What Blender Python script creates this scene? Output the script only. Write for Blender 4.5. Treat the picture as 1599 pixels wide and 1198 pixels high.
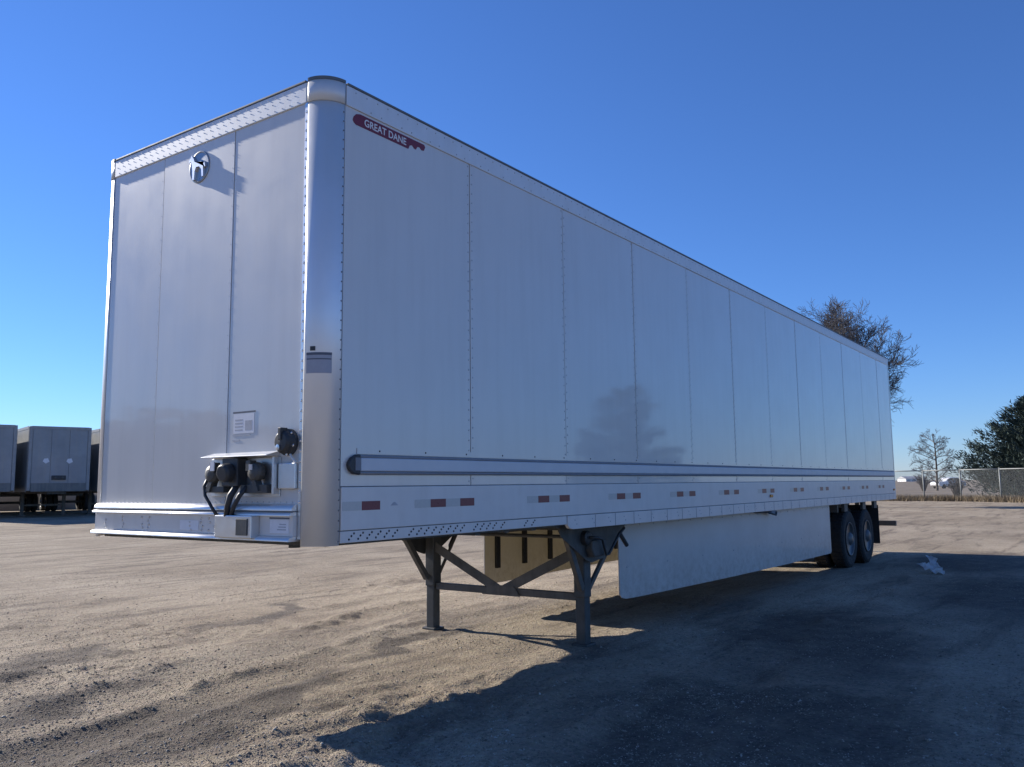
import bpy, bmesh, math, random
import numpy as np
from math import radians, sin, cos, pi, atan2, hypot
from mathutils import Vector, Matrix

for o in list(bpy.data.objects):
    bpy.data.objects.remove(o)
scene = bpy.context.scene
COL = scene.collection

# ------------------------------------------------------------------ camera
W_, H_ = 2.59, 4.11
CAM = Vector((-3.5004, -3.9027, 1.5152))
YAW, PITCH, ROLL, FPX = 0.6174, 0.1178, -0.0105, 1327.7
fw = Vector((cos(YAW) * cos(PITCH), sin(YAW) * cos(PITCH), sin(PITCH)))
r0 = Vector((sin(YAW), -cos(YAW), 0))
u0 = r0.cross(fw)
rt = r0 * cos(ROLL) + u0 * sin(ROLL)
up = -r0 * sin(ROLL) + u0 * cos(ROLL)
cd = bpy.data.cameras.new('camera')
cam = bpy.data.objects.new('camera', cd)
COL.objects.link(cam)
cam.matrix_world = Matrix(((rt.x, up.x, -fw.x, CAM.x), (rt.y, up.y, -fw.y, CAM.y),
                           (rt.z, up.z, -fw.z, CAM.z), (0, 0, 0, 1)))
cd.sensor_width = 36.0
cd.lens = FPX / 1599.0 * 36.0
cd.clip_start = 0.05
cd.clip_end = 6000
scene.camera = cam


def at(px, py, depth):
    d = fw + rt * ((px - 799.5) / FPX) - up * ((py - 599.0) / FPX)
    return CAM + d * depth


# ------------------------------------------------------------------ sky and sun
SUN_EL = radians(26.0)
SUN_DIR = Vector((-0.05, 1.0, 0)).normalized()          # towards the sun, on the ground
world = bpy.data.worlds.new('World')
scene.world = world
world.use_nodes = True
nt = world.node_tree
nt.nodes.clear()
sky = nt.nodes.new('ShaderNodeTexSky')
sky.sky_type = 'NISHITA'
sky.sun_disc = False
sky.sun_elevation = SUN_EL
sky.sun_rotation = atan2(SUN_DIR.x, SUN_DIR.y)
sky.altitude = 0
sky.air_density = 1.0
sky.dust_density = 0.0
sky.ozone_density = 10.0
bg = nt.nodes.new('ShaderNodeBackground')
bg.inputs['Strength'].default_value = 0.098
wo = nt.nodes.new('ShaderNodeOutputWorld')
grade = nt.nodes.new('ShaderNodeMix')            # camera-like rendering of a clear winter sky: a purer blue all over
grade.data_type = 'RGBA'
grade.blend_type = 'MULTIPLY'
grade.inputs[0].default_value = 1.0
grade.inputs[7].default_value = (0.92, 0.92, 1.06, 1)
nt.links.new(sky.outputs[0], grade.inputs[6])
nt.links.new(grade.outputs[2], bg.inputs[0])
nt.links.new(bg.outputs[0], wo.inputs[0])

sd = bpy.data.lights.new('sun', 'SUN')
sd.energy = 5.0
sd.angle = radians(0.53)
sd.color = (1.0, 0.93, 0.83)
sun = bpy.data.objects.new('sun', sd)
COL.objects.link(sun)
ldir = -(SUN_DIR * cos(SUN_EL) + Vector((0, 0, sin(SUN_EL))))
sun.rotation_euler = ldir.to_track_quat('-Z', 'Y').to_euler()
sun.location = (0, 20, 20)

scene.view_settings.view_transform = 'Standard'
scene.view_settings.look = 'None'
scene.view_settings.exposure = 0.65
scene.view_settings.gamma = 1.0
scene.render.engine = 'CYCLES'
try:
    scene.view_settings.use_curve_mapping = False
except Exception:
    pass


# ------------------------------------------------------------------ materials
def nodes_of(name):
    m = bpy.data.materials.new(name)
    m.use_nodes = True
    n = m.node_tree
    return m, n, n.nodes['Principled BSDF']


def lk(n, a, b):
    n.links.new(a, b)


def noise(n, scale, detail=4, rough=0.55, vec=None, dist=0.0):
    t = n.nodes.new('ShaderNodeTexNoise')
    t.inputs['Scale'].default_value = scale
    t.inputs['Detail'].default_value = detail
    t.inputs['Roughness'].default_value = rough
    t.inputs['Distortion'].default_value = dist
    if vec is not None:
        lk(n, vec, t.inputs['Vector'])
    return t


def ramp(n, src, stops):
    r = n.nodes.new('ShaderNodeValToRGB')
    e = r.color_ramp.elements
    while len(e) < len(stops):
        e.new(0.5)
    for i, (p, c) in enumerate(stops):
        e[i].position = p
        e[i].color = (c, c, c, 1) if isinstance(c, (int, float)) else (*c, 1)
    lk(n, src, r.inputs[0])
    return r


def mixc(n, fac, a, b, mode='MIX'):
    m = n.nodes.new('ShaderNodeMix')
    m.data_type = 'RGBA'
    m.blend_type = mode
    for sock, v in ((m.inputs[0], fac), (m.inputs[6], a), (m.inputs[7], b)):
        if hasattr(v, 'is_linked') or hasattr(v, 'links'):
            lk(n, v, sock)
        elif isinstance(v, (int, float)):
            sock.default_value = v
        else:
            sock.default_value = (*v, 1)
    return m.outputs[2]


def geo(n):
    return n.nodes.new('ShaderNodeNewGeometry').outputs['Position']


def texco(n):
    return n.nodes.new('ShaderNodeTexCoord').outputs['Object']


def mapping(n, vec, scale=(1, 1, 1), rot=(0, 0, 0)):
    m = n.nodes.new('ShaderNodeMapping')
    m.inputs['Scale'].default_value = scale
    m.inputs['Rotation'].default_value = rot
    lk(n, vec, m.inputs['Vector'])
    return m.outputs[0]


def bump(n, h, strength, dist, normal=None):
    b = n.nodes.new('ShaderNodeBump')
    b.inputs['Strength'].default_value = strength
    b.inputs['Distance'].default_value = dist
    lk(n, h, b.inputs['Height'])
    if normal is not None:
        lk(n, normal, b.inputs['Normal'])
    return b.outputs[0]


def paint(name, col, rough=0.4, metal=0.0, var=0.12, scale=3.0, coat=0.0, wave=0.0, fine=0.0, spec=0.5, streak=0.0,
          dirt=None, coat_rough=0.08):
    """painted / metal surface: colour with faint patchy variation, optional panel waviness, streaks of dust"""
    m, n, p = nodes_of(name)
    g = geo(n)
    t = noise(n, scale, 5, 0.6, g)
    c = mixc(n, ramp(n, t.outputs[0], [(0.3, 0.0), (0.7, 1.0)]).outputs[0],
             tuple(v * (1 - var) for v in col), tuple(min(1, v * (1 + var * 0.5)) for v in col))
    if streak > 0:
        st = noise(n, 1.0, 5, 0.6, mapping(n, g, (9, 9, 0.7)))
        c = mixc(n, mixc(n, 1.0, ramp(n, st.outputs[0], [(0.45, 0.0), (0.8, streak)]).outputs[0], (1, 1, 1), 'MULTIPLY'),
                 c, dirt or (0.35, 0.31, 0.26))
    lk(n, c, p.inputs['Base Color'])
    p.inputs['Metallic'].default_value = metal
    p.inputs['Specular IOR Level'].default_value = spec
    rr = ramp(n, noise(n, scale * 2.3, 4, 0.6, g).outputs[0], [(0.2, rough * 0.8), (0.8, min(1, rough * 1.25))])
    lk(n, rr.outputs[0], p.inputs['Roughness'])
    p.inputs['Coat Weight'].default_value = coat
    p.inputs['Coat Roughness'].default_value = coat_rough
    nm = None
    if wave > 0:
        w = noise(n, 1.0, 2, 0.4, mapping(n, g, (1.6, 1.6, 0.7)))
        nm = bump(n, w.outputs[0], 1.0, wave)
    if fine > 0:
        f = noise(n, 90, 3, 0.6, g)
        nm = bump(n, f.outputs[0], 0.6, fine, nm)
    if nm is not None:
        lk(n, nm, p.inputs['Normal'])
        if coat > 0:
            lk(n, nm, p.inputs['Coat Normal'])
    return m


M = {}
M['panel'] = paint('white_panel_paint', (0.62, 0.605, 0.58), 0.34, 0, 0.04, 1.3, coat=0.9, wave=0.003, streak=0.14, coat_rough=0.045)
M['front'] = paint('white_front_paint', (0.62, 0.61, 0.59), 0.36, 0, 0.04, 1.3, coat=0.8, wave=0.003, streak=0.14, coat_rough=0.045)
M['toprail'] = paint('silver_top_rail', (0.66, 0.68, 0.70), 0.42, 0.15, 0.06, 6, streak=0.14)
M['roofedge'] = paint('grey_roof_edge', (0.13, 0.14, 0.15), 0.5, 0.2, 0.1, 9)
M['rail'] = paint('white_rail_paint', (0.65, 0.64, 0.62), 0.38, 0, 0.06, 4, coat=0.25, streak=0.12)
M['alu'] = paint('mill_aluminium', (0.66, 0.67, 0.68), 0.32, 0.9, 0.08, 5, streak=0.08)
M['rubrail'] = paint('anodised_rub_rail', (0.55, 0.57, 0.60), 0.42, 0.1, 0.05, 5)
M['groove_shade'] = paint('grey_groove_shade', (0.27, 0.28, 0.30), 0.6, 0, 0.1, 12)
M['chrome'] = paint('bright_stainless', (0.78, 0.80, 0.82), 0.38, 0.38, 0.04, 3, streak=0.06)
M['ledge'] = paint('bright_aluminium_ledge', (0.86, 0.86, 0.85), 0.36, 0.7, 0.03, 6)
M['emblem'] = paint('emblem_chrome', (0.86, 0.87, 0.88), 0.25, 0.7, 0.02, 3)
M['emblemdark'] = paint('emblem_ground', (0.30, 0.32, 0.35), 0.3, 0.6, 0.1, 20)
M['rivet'] = paint('rivet_metal', (0.55, 0.56, 0.57), 0.35, 0.8, 0.05, 20)
M['rivetw'] = paint('rivet_painted', (0.42, 0.44, 0.46), 0.4, 0.2, 0.05, 20)
M['seam'] = paint('seam_sealant', (0.20, 0.21, 0.23), 0.7, 0, 0.1, 20)
M['dark'] = paint('black_trim', (0.035, 0.037, 0.040), 0.5, 0, 0.2, 12)
M['steel'] = paint('black_chassis_paint', (0.062, 0.066, 0.066), 0.55, 0, 0.35, 9, fine=0.001, streak=0.35, dirt=(0.20, 0.17, 0.13))
M['steelgrey'] = paint('dusty_brace_paint', (0.11, 0.105, 0.095), 0.65, 0, 0.3, 9, fine=0.001, streak=0.4, dirt=(0.24, 0.20, 0.16))
M['rubber'] = paint('tyre_rubber', (0.022, 0.022, 0.023), 0.8, 0, 0.25, 14, fine=0.002)
M['rim'] = paint('dusty_wheel_paint', (0.10, 0.105, 0.11), 0.45, 0.3, 0.1, 12)
M['red'] = paint('red_reflector', (0.16, 0.030, 0.045), 0.3, 0, 0.12, 60)
M['tapewhite'] = paint('silver_reflector', (0.50, 0.50, 0.48), 0.3, 0, 0.06, 60)
M['amber'] = paint('amber_lens', (0.55, 0.20, 0.03), 0.2, 0, 0.1, 60)
M['decal'] = paint('red_decal', (0.17, 0.012, 0.026), 0.35, 0, 0.10, 15)
M['decalwhite'] = paint('white_print', (0.72, 0.72, 0.72), 0.4, 0, 0.03, 15)
M['sticker'] = paint('paper_sticker', (0.74, 0.74, 0.76), 0.55, 0, 0.05, 30)
M['stickergrey'] = paint('grey_sticker', (0.34, 0.35, 0.40), 0.5, 0, 0.06, 30)
M['print'] = paint('dark_print', (0.10, 0.11, 0.14), 0.6, 0, 0.1, 30)
M['printgrey'] = paint('grey_print', (0.42, 0.43, 0.46), 0.6, 0, 0.1, 30)
M['galv'] = paint('galvanised_steel', (0.27, 0.28, 0.27), 0.6, 0.2, 0.12, 8)
M['hazewhite'] = paint('hazed_trailer_white', (0.25, 0.27, 0.29), 0.5, 0, 0.2, 0.9, streak=0.35, coat=0.15)  # bluish tone paints haze into the parked trailers' white; streaks are dust
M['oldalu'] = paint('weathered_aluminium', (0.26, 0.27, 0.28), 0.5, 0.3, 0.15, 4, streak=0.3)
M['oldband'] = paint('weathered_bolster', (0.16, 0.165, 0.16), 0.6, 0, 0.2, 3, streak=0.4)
M['carwhite'] = paint('car_white', (0.8, 0.8, 0.8), 0.3, 0, 0.03, 2, coat=0.6)
M['carglass'] = paint('car_glass', (0.03, 0.035, 0.04), 0.08, 0, 0.1, 2)
M['barnwhite'] = paint('shed_white', (0.78, 0.78, 0.77), 0.6, 0, 0.05, 0.5)
M['barnroof'] = paint('shed_roof', (0.45, 0.45, 0.46), 0.5, 0.2, 0.1, 0.5)
M['wood'] = paint('rail_crossing_brown', (0.16, 0.13, 0.10), 0.7, 0, 0.2, 9)

# skirt: glass-fibre panel, lets a little of the sun through
m, n, p = nodes_of('fibreglass_skirt')
g = geo(n)
t = noise(n, 2.2, 5, 0.6, g)
c = mixc(n, ramp(n, t.outputs[0], [(0.3, 0.0), (0.7, 1.0)]).outputs[0], (0.58, 0.57, 0.55), (0.66, 0.65, 0.63))
sz = n.nodes.new('ShaderNodeSeparateXYZ')
lk(n, g, sz.inputs[0])
sp = noise(n, 14, 6, 0.7, g)
mr = n.nodes.new('ShaderNodeMapRange')           # mud thrown up along the lower edge
mr.inputs['From Min'].default_value = 0.34; mr.inputs['From Max'].default_value = 0.85
mr.inputs['To Min'].default_value = 0.62; mr.inputs['To Max'].default_value = 0.0
lk(n, sz.outputs['Z'], mr.inputs[0])
mud = mixc(n, 1.0, mr.outputs[0], ramp(n, sp.outputs[0], [(0.40, 0.05), (0.70, 1.0)]).outputs[0], 'MULTIPLY')
c = mixc(n, mud, c, (0.26, 0.22, 0.17))
lk(n, c, p.inputs['Base Color'])
p.inputs['Roughness'].default_value = 0.4
p.inputs['Coat Weight'].default_value = 0.15
lk(n, bump(n, noise(n, 1.2, 2, 0.4, g).outputs[0], 1.0, 0.01), p.inputs['Normal'])
tr = n.nodes.new('ShaderNodeBsdfTranslucent')
tr.inputs[0].default_value = (0.80, 0.70, 0.46, 1)
mx = n.nodes.new('ShaderNodeMixShader')
mx.inputs[0].default_value = 0.15
lk(n, p.outputs[0], mx.inputs[1])
lk(n, tr.outputs[0], mx.inputs[2])
lk(n, mx.outputs[0], n.nodes['Material Output'].inputs[0])
M['skirt'] = m


def ground_material(name, stones=False):
    m, n, p = nodes_of(name)
    g = geo(n)
    big = noise(n, 0.35, 6, 0.6, g, 0.4)
    # streaks drawn out along the lines vehicles take
    st = noise(n, 1.0, 6, 0.65, mapping(n, g, (0.45, 2.6, 1), (0, 0, radians(-14))), 0.6)
    med = noise(n, 3.2, 6, 0.65, g)
    grit = noise(n, 46, 5, 0.75, g)
    vor = n.nodes.new('ShaderNodeTexVoronoi')
    vor.inputs['Scale'].default_value = 38
    lk(n, g, vor.inputs['Vector'])
    vor2 = n.nodes.new('ShaderNodeTexVoronoi')
    vor2.inputs['Scale'].default_value = 95
    lk(n, g, vor2.inputs['Vector'])
    base = mixc(n, ramp(n, med.outputs[0], [(0.30, 0.0), (0.72, 1.0)]).outputs[0], (0.185, 0.147, 0.106), (0.268, 0.220, 0.162))
    base = mixc(n, ramp(n, big.outputs[0], [(0.35, 0.0), (0.68, 1.0)]).outputs[0], base, (0.340, 0.285, 0.214))
    # damp, churned dirt in long irregular patches
    damp = ramp(n, st.outputs[0], [(0.50, 0.0), (0.66, 0.75)])
    base = mixc(n, damp.outputs[0], base, (0.120, 0.096, 0.074))
    # wet, dark dirt in ragged patches; near the trailer they paint its shade darker
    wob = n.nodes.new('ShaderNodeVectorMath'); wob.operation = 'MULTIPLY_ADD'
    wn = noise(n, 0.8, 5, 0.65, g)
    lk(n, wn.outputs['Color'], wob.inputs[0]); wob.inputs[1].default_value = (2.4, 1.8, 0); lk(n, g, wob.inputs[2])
    wet_and_shade = None
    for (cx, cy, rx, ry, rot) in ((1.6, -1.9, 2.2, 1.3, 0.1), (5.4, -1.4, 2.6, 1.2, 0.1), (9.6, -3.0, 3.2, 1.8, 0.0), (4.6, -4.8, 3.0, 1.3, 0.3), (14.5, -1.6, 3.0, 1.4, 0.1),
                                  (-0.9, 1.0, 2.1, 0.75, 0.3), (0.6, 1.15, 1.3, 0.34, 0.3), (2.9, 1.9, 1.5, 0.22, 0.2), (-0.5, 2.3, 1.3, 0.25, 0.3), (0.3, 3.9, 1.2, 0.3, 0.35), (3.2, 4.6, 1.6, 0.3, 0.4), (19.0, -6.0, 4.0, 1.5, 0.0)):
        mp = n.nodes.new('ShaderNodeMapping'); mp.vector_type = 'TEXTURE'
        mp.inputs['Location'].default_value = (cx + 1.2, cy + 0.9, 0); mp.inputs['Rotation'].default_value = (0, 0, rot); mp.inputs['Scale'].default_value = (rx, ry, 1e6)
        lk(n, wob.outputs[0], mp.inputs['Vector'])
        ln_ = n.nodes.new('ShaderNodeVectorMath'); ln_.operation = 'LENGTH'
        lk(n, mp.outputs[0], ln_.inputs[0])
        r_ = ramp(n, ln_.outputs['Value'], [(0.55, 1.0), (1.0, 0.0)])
        wet_and_shade = r_.outputs[0] if wet_and_shade is None else mixc(n, 1.0, wet_and_shade, r_.outputs[0], 'LIGHTEN')
    wet_and_shade = mixc(n, 1.0, wet_and_shade, ramp(n, med.outputs[0], [(0.25, 1.0), (0.75, 0.55)]).outputs[0], 'MULTIPLY')
    base = mixc(n, wet_and_shade, base, (0.075, 0.062, 0.052))
    grc = ramp(n, grit.outputs[0], [(0.25, (0.70, 0.69, 0.67)), (0.5, (1.0, 1.0, 1.0)), (0.78, (1.25, 1.24, 1.22))])
    base = mixc(n, 1.0, base, grc.outputs[0], 'MULTIPLY')
    peb = mixc(n, 0.55, (1, 1, 1), vor.outputs['Color'], 'MULTIPLY')
    hs = n.nodes.new('ShaderNodeHueSaturation')
    hs.inputs['Saturation'].default_value = 0.12
    hs.inputs['Value'].default_value = 1.45
    lk(n, peb, hs.inputs['Color'])
    base = mixc(n, 0.8, base, hs.outputs[0], 'MULTIPLY')
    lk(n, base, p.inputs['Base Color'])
    p.inputs['Roughness'].default_value = 0.92
    p.inputs['Specular IOR Level'].default_value = 0.25
    h1 = bump(n, med.outputs[0], 0.35, 0.04)
    h2 = bump(n, vor.outputs['Distance'], 0.5, 0.014, h1)
    h3 = bump(n, vor2.outputs['Distance'], 0.7, 0.010, h2)
    h4 = bump(n, grit.outputs[0], 0.7, 0.014, h3)
    lk(n, h4, p.inputs['Normal'])
    return m


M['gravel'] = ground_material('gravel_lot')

m, n, p = nodes_of('loose_stone')
g = geo(n)
t = n.nodes.new('ShaderNodeTexVoronoi')
t.inputs['Scale'].default_value = 23
lk(n, g, t.inputs['Vector'])
sepc = n.nodes.new('ShaderNodeSeparateColor')
lk(n, t.outputs['Color'], sepc.inputs[0])
c = ramp(n, sepc.outputs[0], [(0.0, (0.12, 0.10, 0.08)), (0.45, (0.24, 0.20, 0.155)), (0.85, (0.34, 0.30, 0.24)), (1.0, (0.46, 0.43, 0.38))])
lk(n, c.outputs[0], p.inputs['Base Color'])
p.inputs['Roughness'].default_value = 0.85
M['stone'] = m

m, n, p = nodes_of('dry_field_grass')
g = geo(n)
c = mixc(n, ramp(n, noise(n, 0.12, 6, 0.6, mapping(n, g, (1, 3, 1))).outputs[0], [(0.3, 0.0), (0.7, 1.0)]).outputs[0],
         (0.14, 0.105, 0.07), (0.24, 0.19, 0.135))
lk(n, c, p.inputs['Base Color'])
p.inputs['Roughness'].default_value = 0.95
M['field'] = m


def foliage(name, a, b, scale, trans=0.0):
    m, n, p = nodes_of(name)
    g = geo(n)
    c = mixc(n, ramp(n, noise(n, scale, 5, 0.65, g).outputs[0], [(0.3, 0.0), (0.7, 1.0)]).outputs[0], a, b)
    lk(n, c, p.inputs['Base Color'])
    p.inputs['Roughness'].default_value = 0.75
    p.inputs['Specular IOR Level'].default_value = 0.2
    return m


M['needle'] = foliage('evergreen_needles', (0.032, 0.048, 0.042), (0.068, 0.095, 0.080), 1.1)
M['bark'] = foliage('bark', (0.10, 0.08, 0.065), (0.17, 0.14, 0.115), 3)
M['twig'] = foliage('bare_twigs', (0.080, 0.078, 0.084), (0.125, 0.120, 0.128), 0.8)
M['drygrass'] = foliage('dry_weeds', (0.16, 0.12, 0.075), (0.30, 0.24, 0.16), 2.0)
M['paper'] = paint('plastic_scrap', (0.50, 0.50, 0.50), 0.5, 0, 0.15, 9)


# ------------------------------------------------------------------ mesh helpers
class MB:
    def __init__(s):
        s.v, s.f = [], []

    def add(s, vs, fs):
        b = len(s.v)
        s.v += [tuple(q) for q in vs]
        s.f += [tuple(b + i for i in q) for q in fs]
        return s

    def box(s, x0, x1, y0, y1, z0, z1):
        vs = [(x, y, z) for z in (z0, z1) for y in (y0, y1) for x in (x0, x1)]
        return s.add(vs, [(0, 2, 3, 1), (4, 5, 7, 6), (0, 1, 5, 4), (2, 6, 7, 3), (0, 4, 6, 2), (1, 3, 7, 5)])

    def prism(s, pts, axis, a, b):
        """extrude a 2-D outline along an axis: axis 0 -> pts are (y,z), 1 -> (x,z), 2 -> (x,y)"""
        def mk(p, t):
            return (t, p[0], p[1]) if axis == 0 else ((p[0], t, p[1]) if axis == 1 else (p[0], p[1], t))
        k = len(pts)
        vs = [mk(q, a) for q in pts] + [mk(q, b) for q in pts]
        fs = [tuple(range(k))[::-1], tuple(range(k, 2 * k))]
        fs += [(i, (i + 1) % k, k + (i + 1) % k, k + i) for i in range(k)]
        return s.add(vs, fs)

    def tube(s, pts, rad, sides=8, caps=True):
        pts = [Vector(q) for q in pts]
        k = len(pts)
        if not isinstance(rad, (list, tuple)):
            rad = [rad] * k
        vs, fs = [], []
        a = None
        for i in range(k):
            t = (pts[min(i + 1, k - 1)] - pts[max(i - 1, 0)])
            t = t.normalized() if t.length > 1e-9 else Vector((0, 0, 1))
            if a is None:
                a = Vector((0, 0, 1)).cross(t)
                if a.length < 1e-3:
                    a = Vector((1, 0, 0)).cross(t)
            else:
                a = a - t * a.dot(t)
            a = a.normalized()
            b = t.cross(a)
            for j in range(sides):
                th = 2 * pi * j / sides
                vs.append(pts[i] + (a * cos(th) + b * sin(th)) * rad[i])
        for i in range(k - 1):
            for j in range(sides):
                j2 = (j + 1) % sides
                fs.append((i * sides + j, i * sides + j2, (i + 1) * sides + j2, (i + 1) * sides + j))
        if caps:
            fs.append(tuple(range(sides))[::-1])
            fs.append(tuple((k - 1) * sides + j for j in range(sides)))
        return s.add(vs, fs)

    def bar(s, p, q, w, t, ref=(0, 0, 1)):
        """rectangular bar from p to q, width w along ref-ish, thickness t"""
        p, q = Vector(p), Vector(q)
        d = (q - p).normalized()
        a = Vector(ref) - d * Vector(ref).dot(d)
        a.normalize()
        b = d.cross(a)
        vs = [c + a * (w / 2 * i) + b * (t / 2 * j) for c in (p, q) for i, j in ((-1, -1), (1, -1), (1, 1), (-1, 1))]
        return s.add(vs, [(0, 1, 2, 3), (7, 6, 5, 4), (0, 4, 5, 1), (1, 5, 6, 2), (2, 6, 7, 3), (3, 7, 4, 0)])

    def lathe(s, prof, origin, axis, seg=24):
        """prof: list of (radius, distance along axis)"""
        o, ax = Vector(origin), Vector(axis).normalized()
        a = ax.orthogonal().normalized()
        b = ax.cross(a)
        vs, fs = [], []
        for (r, h) in prof:
            for j in range(seg):
                th = 2 * pi * j / seg
                vs.append(o + ax * h + (a * cos(th) + b * sin(th)) * r)
        for i in range(len(prof) - 1):
            for j in range(seg):
                j2 = (j + 1) % seg
                fs.append((i * seg + j, i * seg + j2, (i + 1) * seg + j2, (i + 1) * seg + j))
        if prof[0][0] > 1e-4:
            fs.append(tuple(range(seg))[::-1])
        if prof[-1][0] > 1e-4:
            fs.append(tuple((len(prof) - 1) * seg + j for j in range(seg)))
        return s.add(vs, fs)

    def rivet(s, p, nrm, r=0.007):
        nrm = Vector(nrm).normalized()
        a = nrm.orthogonal().normalized()
        b = nrm.cross(a)
        p = Vector(p)
        vs = [p + (a * cos(t) + b * sin(t)) * r for t in [2 * pi * j / 6 for j in range(6)]]
        vs += [p + (a * cos(t) + b * sin(t)) * r * 0.6 + nrm * r * 0.6 for t in [2 * pi * j / 6 for j in range(6)]]
        fs = [(j, (j + 1) % 6, 6 + (j + 1) % 6, 6 + j) for j in range(6)] + [tuple(range(6, 12))]
        return s.add(vs, fs)

    def mesh(s, name, smooth=False):
        me = bpy.data.meshes.new(name)
        me.from_pydata(s.v, [], s.f)
        me.update()
        bm = bmesh.new()
        bm.from_mesh(me)
        bmesh.ops.recalc_face_normals(bm, faces=bm.faces)
        bm.to_mesh(me)
        bm.free()
        if smooth:
            me.shade_smooth()
        return me

    def build(s, name, mat, parent=None, smooth=False, bevel=0.0, kind=None, label=None):
        o = bpy.data.objects.new(name, s.mesh(name, smooth))
        o.data.materials.append(M[mat])
        COL.objects.link(o)
        if parent is not None:
            o.parent = parent
        if bevel > 0:
            b = o.modifiers.new('bevel', 'BEVEL')
            b.width = bevel
            b.segments = 2
            b.limit_method = 'ANGLE'
        if kind:
            o['kind'] = kind
        if label:
            o['label'] = label
        return o


def share(name, me, parent, loc=(0, 0, 0), rot=(0, 0, 0), label=None, scale=None):
    o = bpy.data.objects.new(name, me)
    COL.objects.link(o)
    o.parent = parent
    o.location = loc
    o.rotation_euler = rot
    if scale:
        o.scale = scale
    if label:
        o['label'] = label
    return o


def empty(name, loc, rz=0.0):
    o = bpy.data.objects.new(name, None)
    o.empty_display_size = 0.3
    COL.objects.link(o)
    o.location = loc
    o.rotation_euler = (0, 0, rz)
    return o


def tag(o, label, cat=None, group=None, kind=None):
    if label:
        o['label'] = label
    if cat:
        o['category'] = cat
    if group:
        o['group'] = group
    if kind:
        o['kind'] = kind
    return o


def copy_tree(o, parent=None):
    c = o.copy()
    COL.objects.link(c)
    c.parent = parent
    for ch in o.children:
        copy_tree(ch, c)
    return c


def text_mesh(body, size, shear=0.0):
    cu = bpy.data.curves.new('lettering', 'FONT')
    cu.body = body
    cu.size = size
    cu.extrude = 0.0006
    cu.offset = size * 0.012
    cu.shear = shear
    cu.align_x = 'LEFT'
    o = bpy.data.objects.new('lettering', cu)
    COL.objects.link(o)
    dg = bpy.context.evaluated_depsgraph_get()
    me = bpy.data.meshes.new_from_object(o.evaluated_get(dg))
    bpy.data.objects.remove(o)
    return me


# ------------------------------------------------------------------ ground
rng = np.random.default_rng(7)
LAT = rng.random((256, 256))


def vnoise(x, y):
    xi, yi = np.floor(x).astype(int), np.floor(y).astype(int)
    fx, fy = x - xi, y - yi
    fx, fy = fx * fx * (3 - 2 * fx), fy * fy * (3 - 2 * fy)
    a = LAT[xi % 256, yi % 256]; b = LAT[(xi + 1) % 256, yi % 256]
    c = LAT[xi % 256, (yi + 1) % 256]; d = LAT[(xi + 1) % 256, (yi + 1) % 256]
    return (a * (1 - fx) + b * fx) * (1 - fy) + (c * (1 - fx) + d * fx) * fy - 0.5


def fbm(x, y, o=4):
    s, a, f = 0, 1.0, 1.0
    for k in range(o):
        s = s + a * vnoise(x * f + 17.3 * k, y * f + 9.1 * k)
        a *= 0.5; f *= 2.03
    return s


def rise(x, y):
    d = np.hypot(x - CAM.x, y - CAM.y)
    t = np.clip((d - 17) / 26, 0, 1)
    return 0.24 * t * t * (3 - 2 * t)


# wheel tracks: y = a + b x + c x^2, half width, depth, extent in x
TRACKS = [(2.25, 0.28, -0.012, 0.30, 0.030, -9, 8), (1.55, 0.24, -0.02, 0.26, 0.026, -9, 7), (3.25, 0.16, 0.004, 0.28, 0.022, -9, 9),
          (0.72, -0.10, 0.03, 0.22, 0.024, -6, 4.5), (4.9, 0.80, -0.01, 0.32, 0.022, -8, 12), (7.0, 0.85, -0.012, 0.3, 0.02, -8, 12),
          (-1.5, 0.05, 0.01, 0.3, 0.03, -6, 9), (-2.6, 0.10, 0.0, 0.28, 0.028, -6, 14), (-0.55, -0.04, 0.0, 0.26, 0.02, -5, 12),
          (10.5, 0.35, 0.0, 0.3, 0.018, -10, 22), (13.0, 0.25, 0.0, 0.3, 0.018, -10, 25)]


def height(x, y):
    x = np.asarray(x, float); y = np.asarray(y, float)
    d = np.hypot(x - CAM.x, y - CAM.y)
    near = np.clip((40 - d) / 30, 0, 1)
    z = 0.024 * fbm(x * 0.35, y * 0.35, 3) + 0.013 * fbm(x * 1.7, y * 1.7, 4) * near
    wob = 0.35 * fbm(x * 0.5, y * 0.5 + 40, 3)
    for i, (a, b, c, hw, dep, x0, x1) in enumerate(TRACKS):
        e = (y - (a + b * x + c * x * x) + wob * 0.7) / math.sqrt(1 + b * b)
        fade = np.clip((x - x0) / 2, 0, 1) * np.clip((x1 - x) / 3, 0, 1) * np.clip(0.55 + 1.6 * fbm(x * 0.8 + 31 * i, y * 0.8, 3), 0, 1.2)
        q = e / hw
        z = z - dep * fade * np.exp(-(q ** 4)) * near
        rough = 0.6 + 1.3 * fbm(x * 5 + 7 * i, y * 5, 3)
        for sgn in (-1, 1):
            z = z + dep * 0.95 * fade * np.exp(-((q - sgn * 1.35) ** 2) * 9) * np.clip(rough, 0, 2) * near
    # churned clods
    cl = np.clip(fbm(x * 0.6 + 5, y * 0.9 + 80, 3) + 0.05, 0, 1)
    z = z + cl * 0.065 * np.clip(fbm(x * 7, y * 7, 3), -0.2, 1) * near
    # rough, driven-over ridge where the front of the trailer throws its shadow
    e = np.exp(-((x - 1.0) / 1.6) ** 2 - ((y + 0.0) / 0.7) ** 2)
    z = z + e * 0.11 * fbm(x * 2.6 + 3, y * 4.5 + 11, 4)
    return z + rise(x, y)


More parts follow.
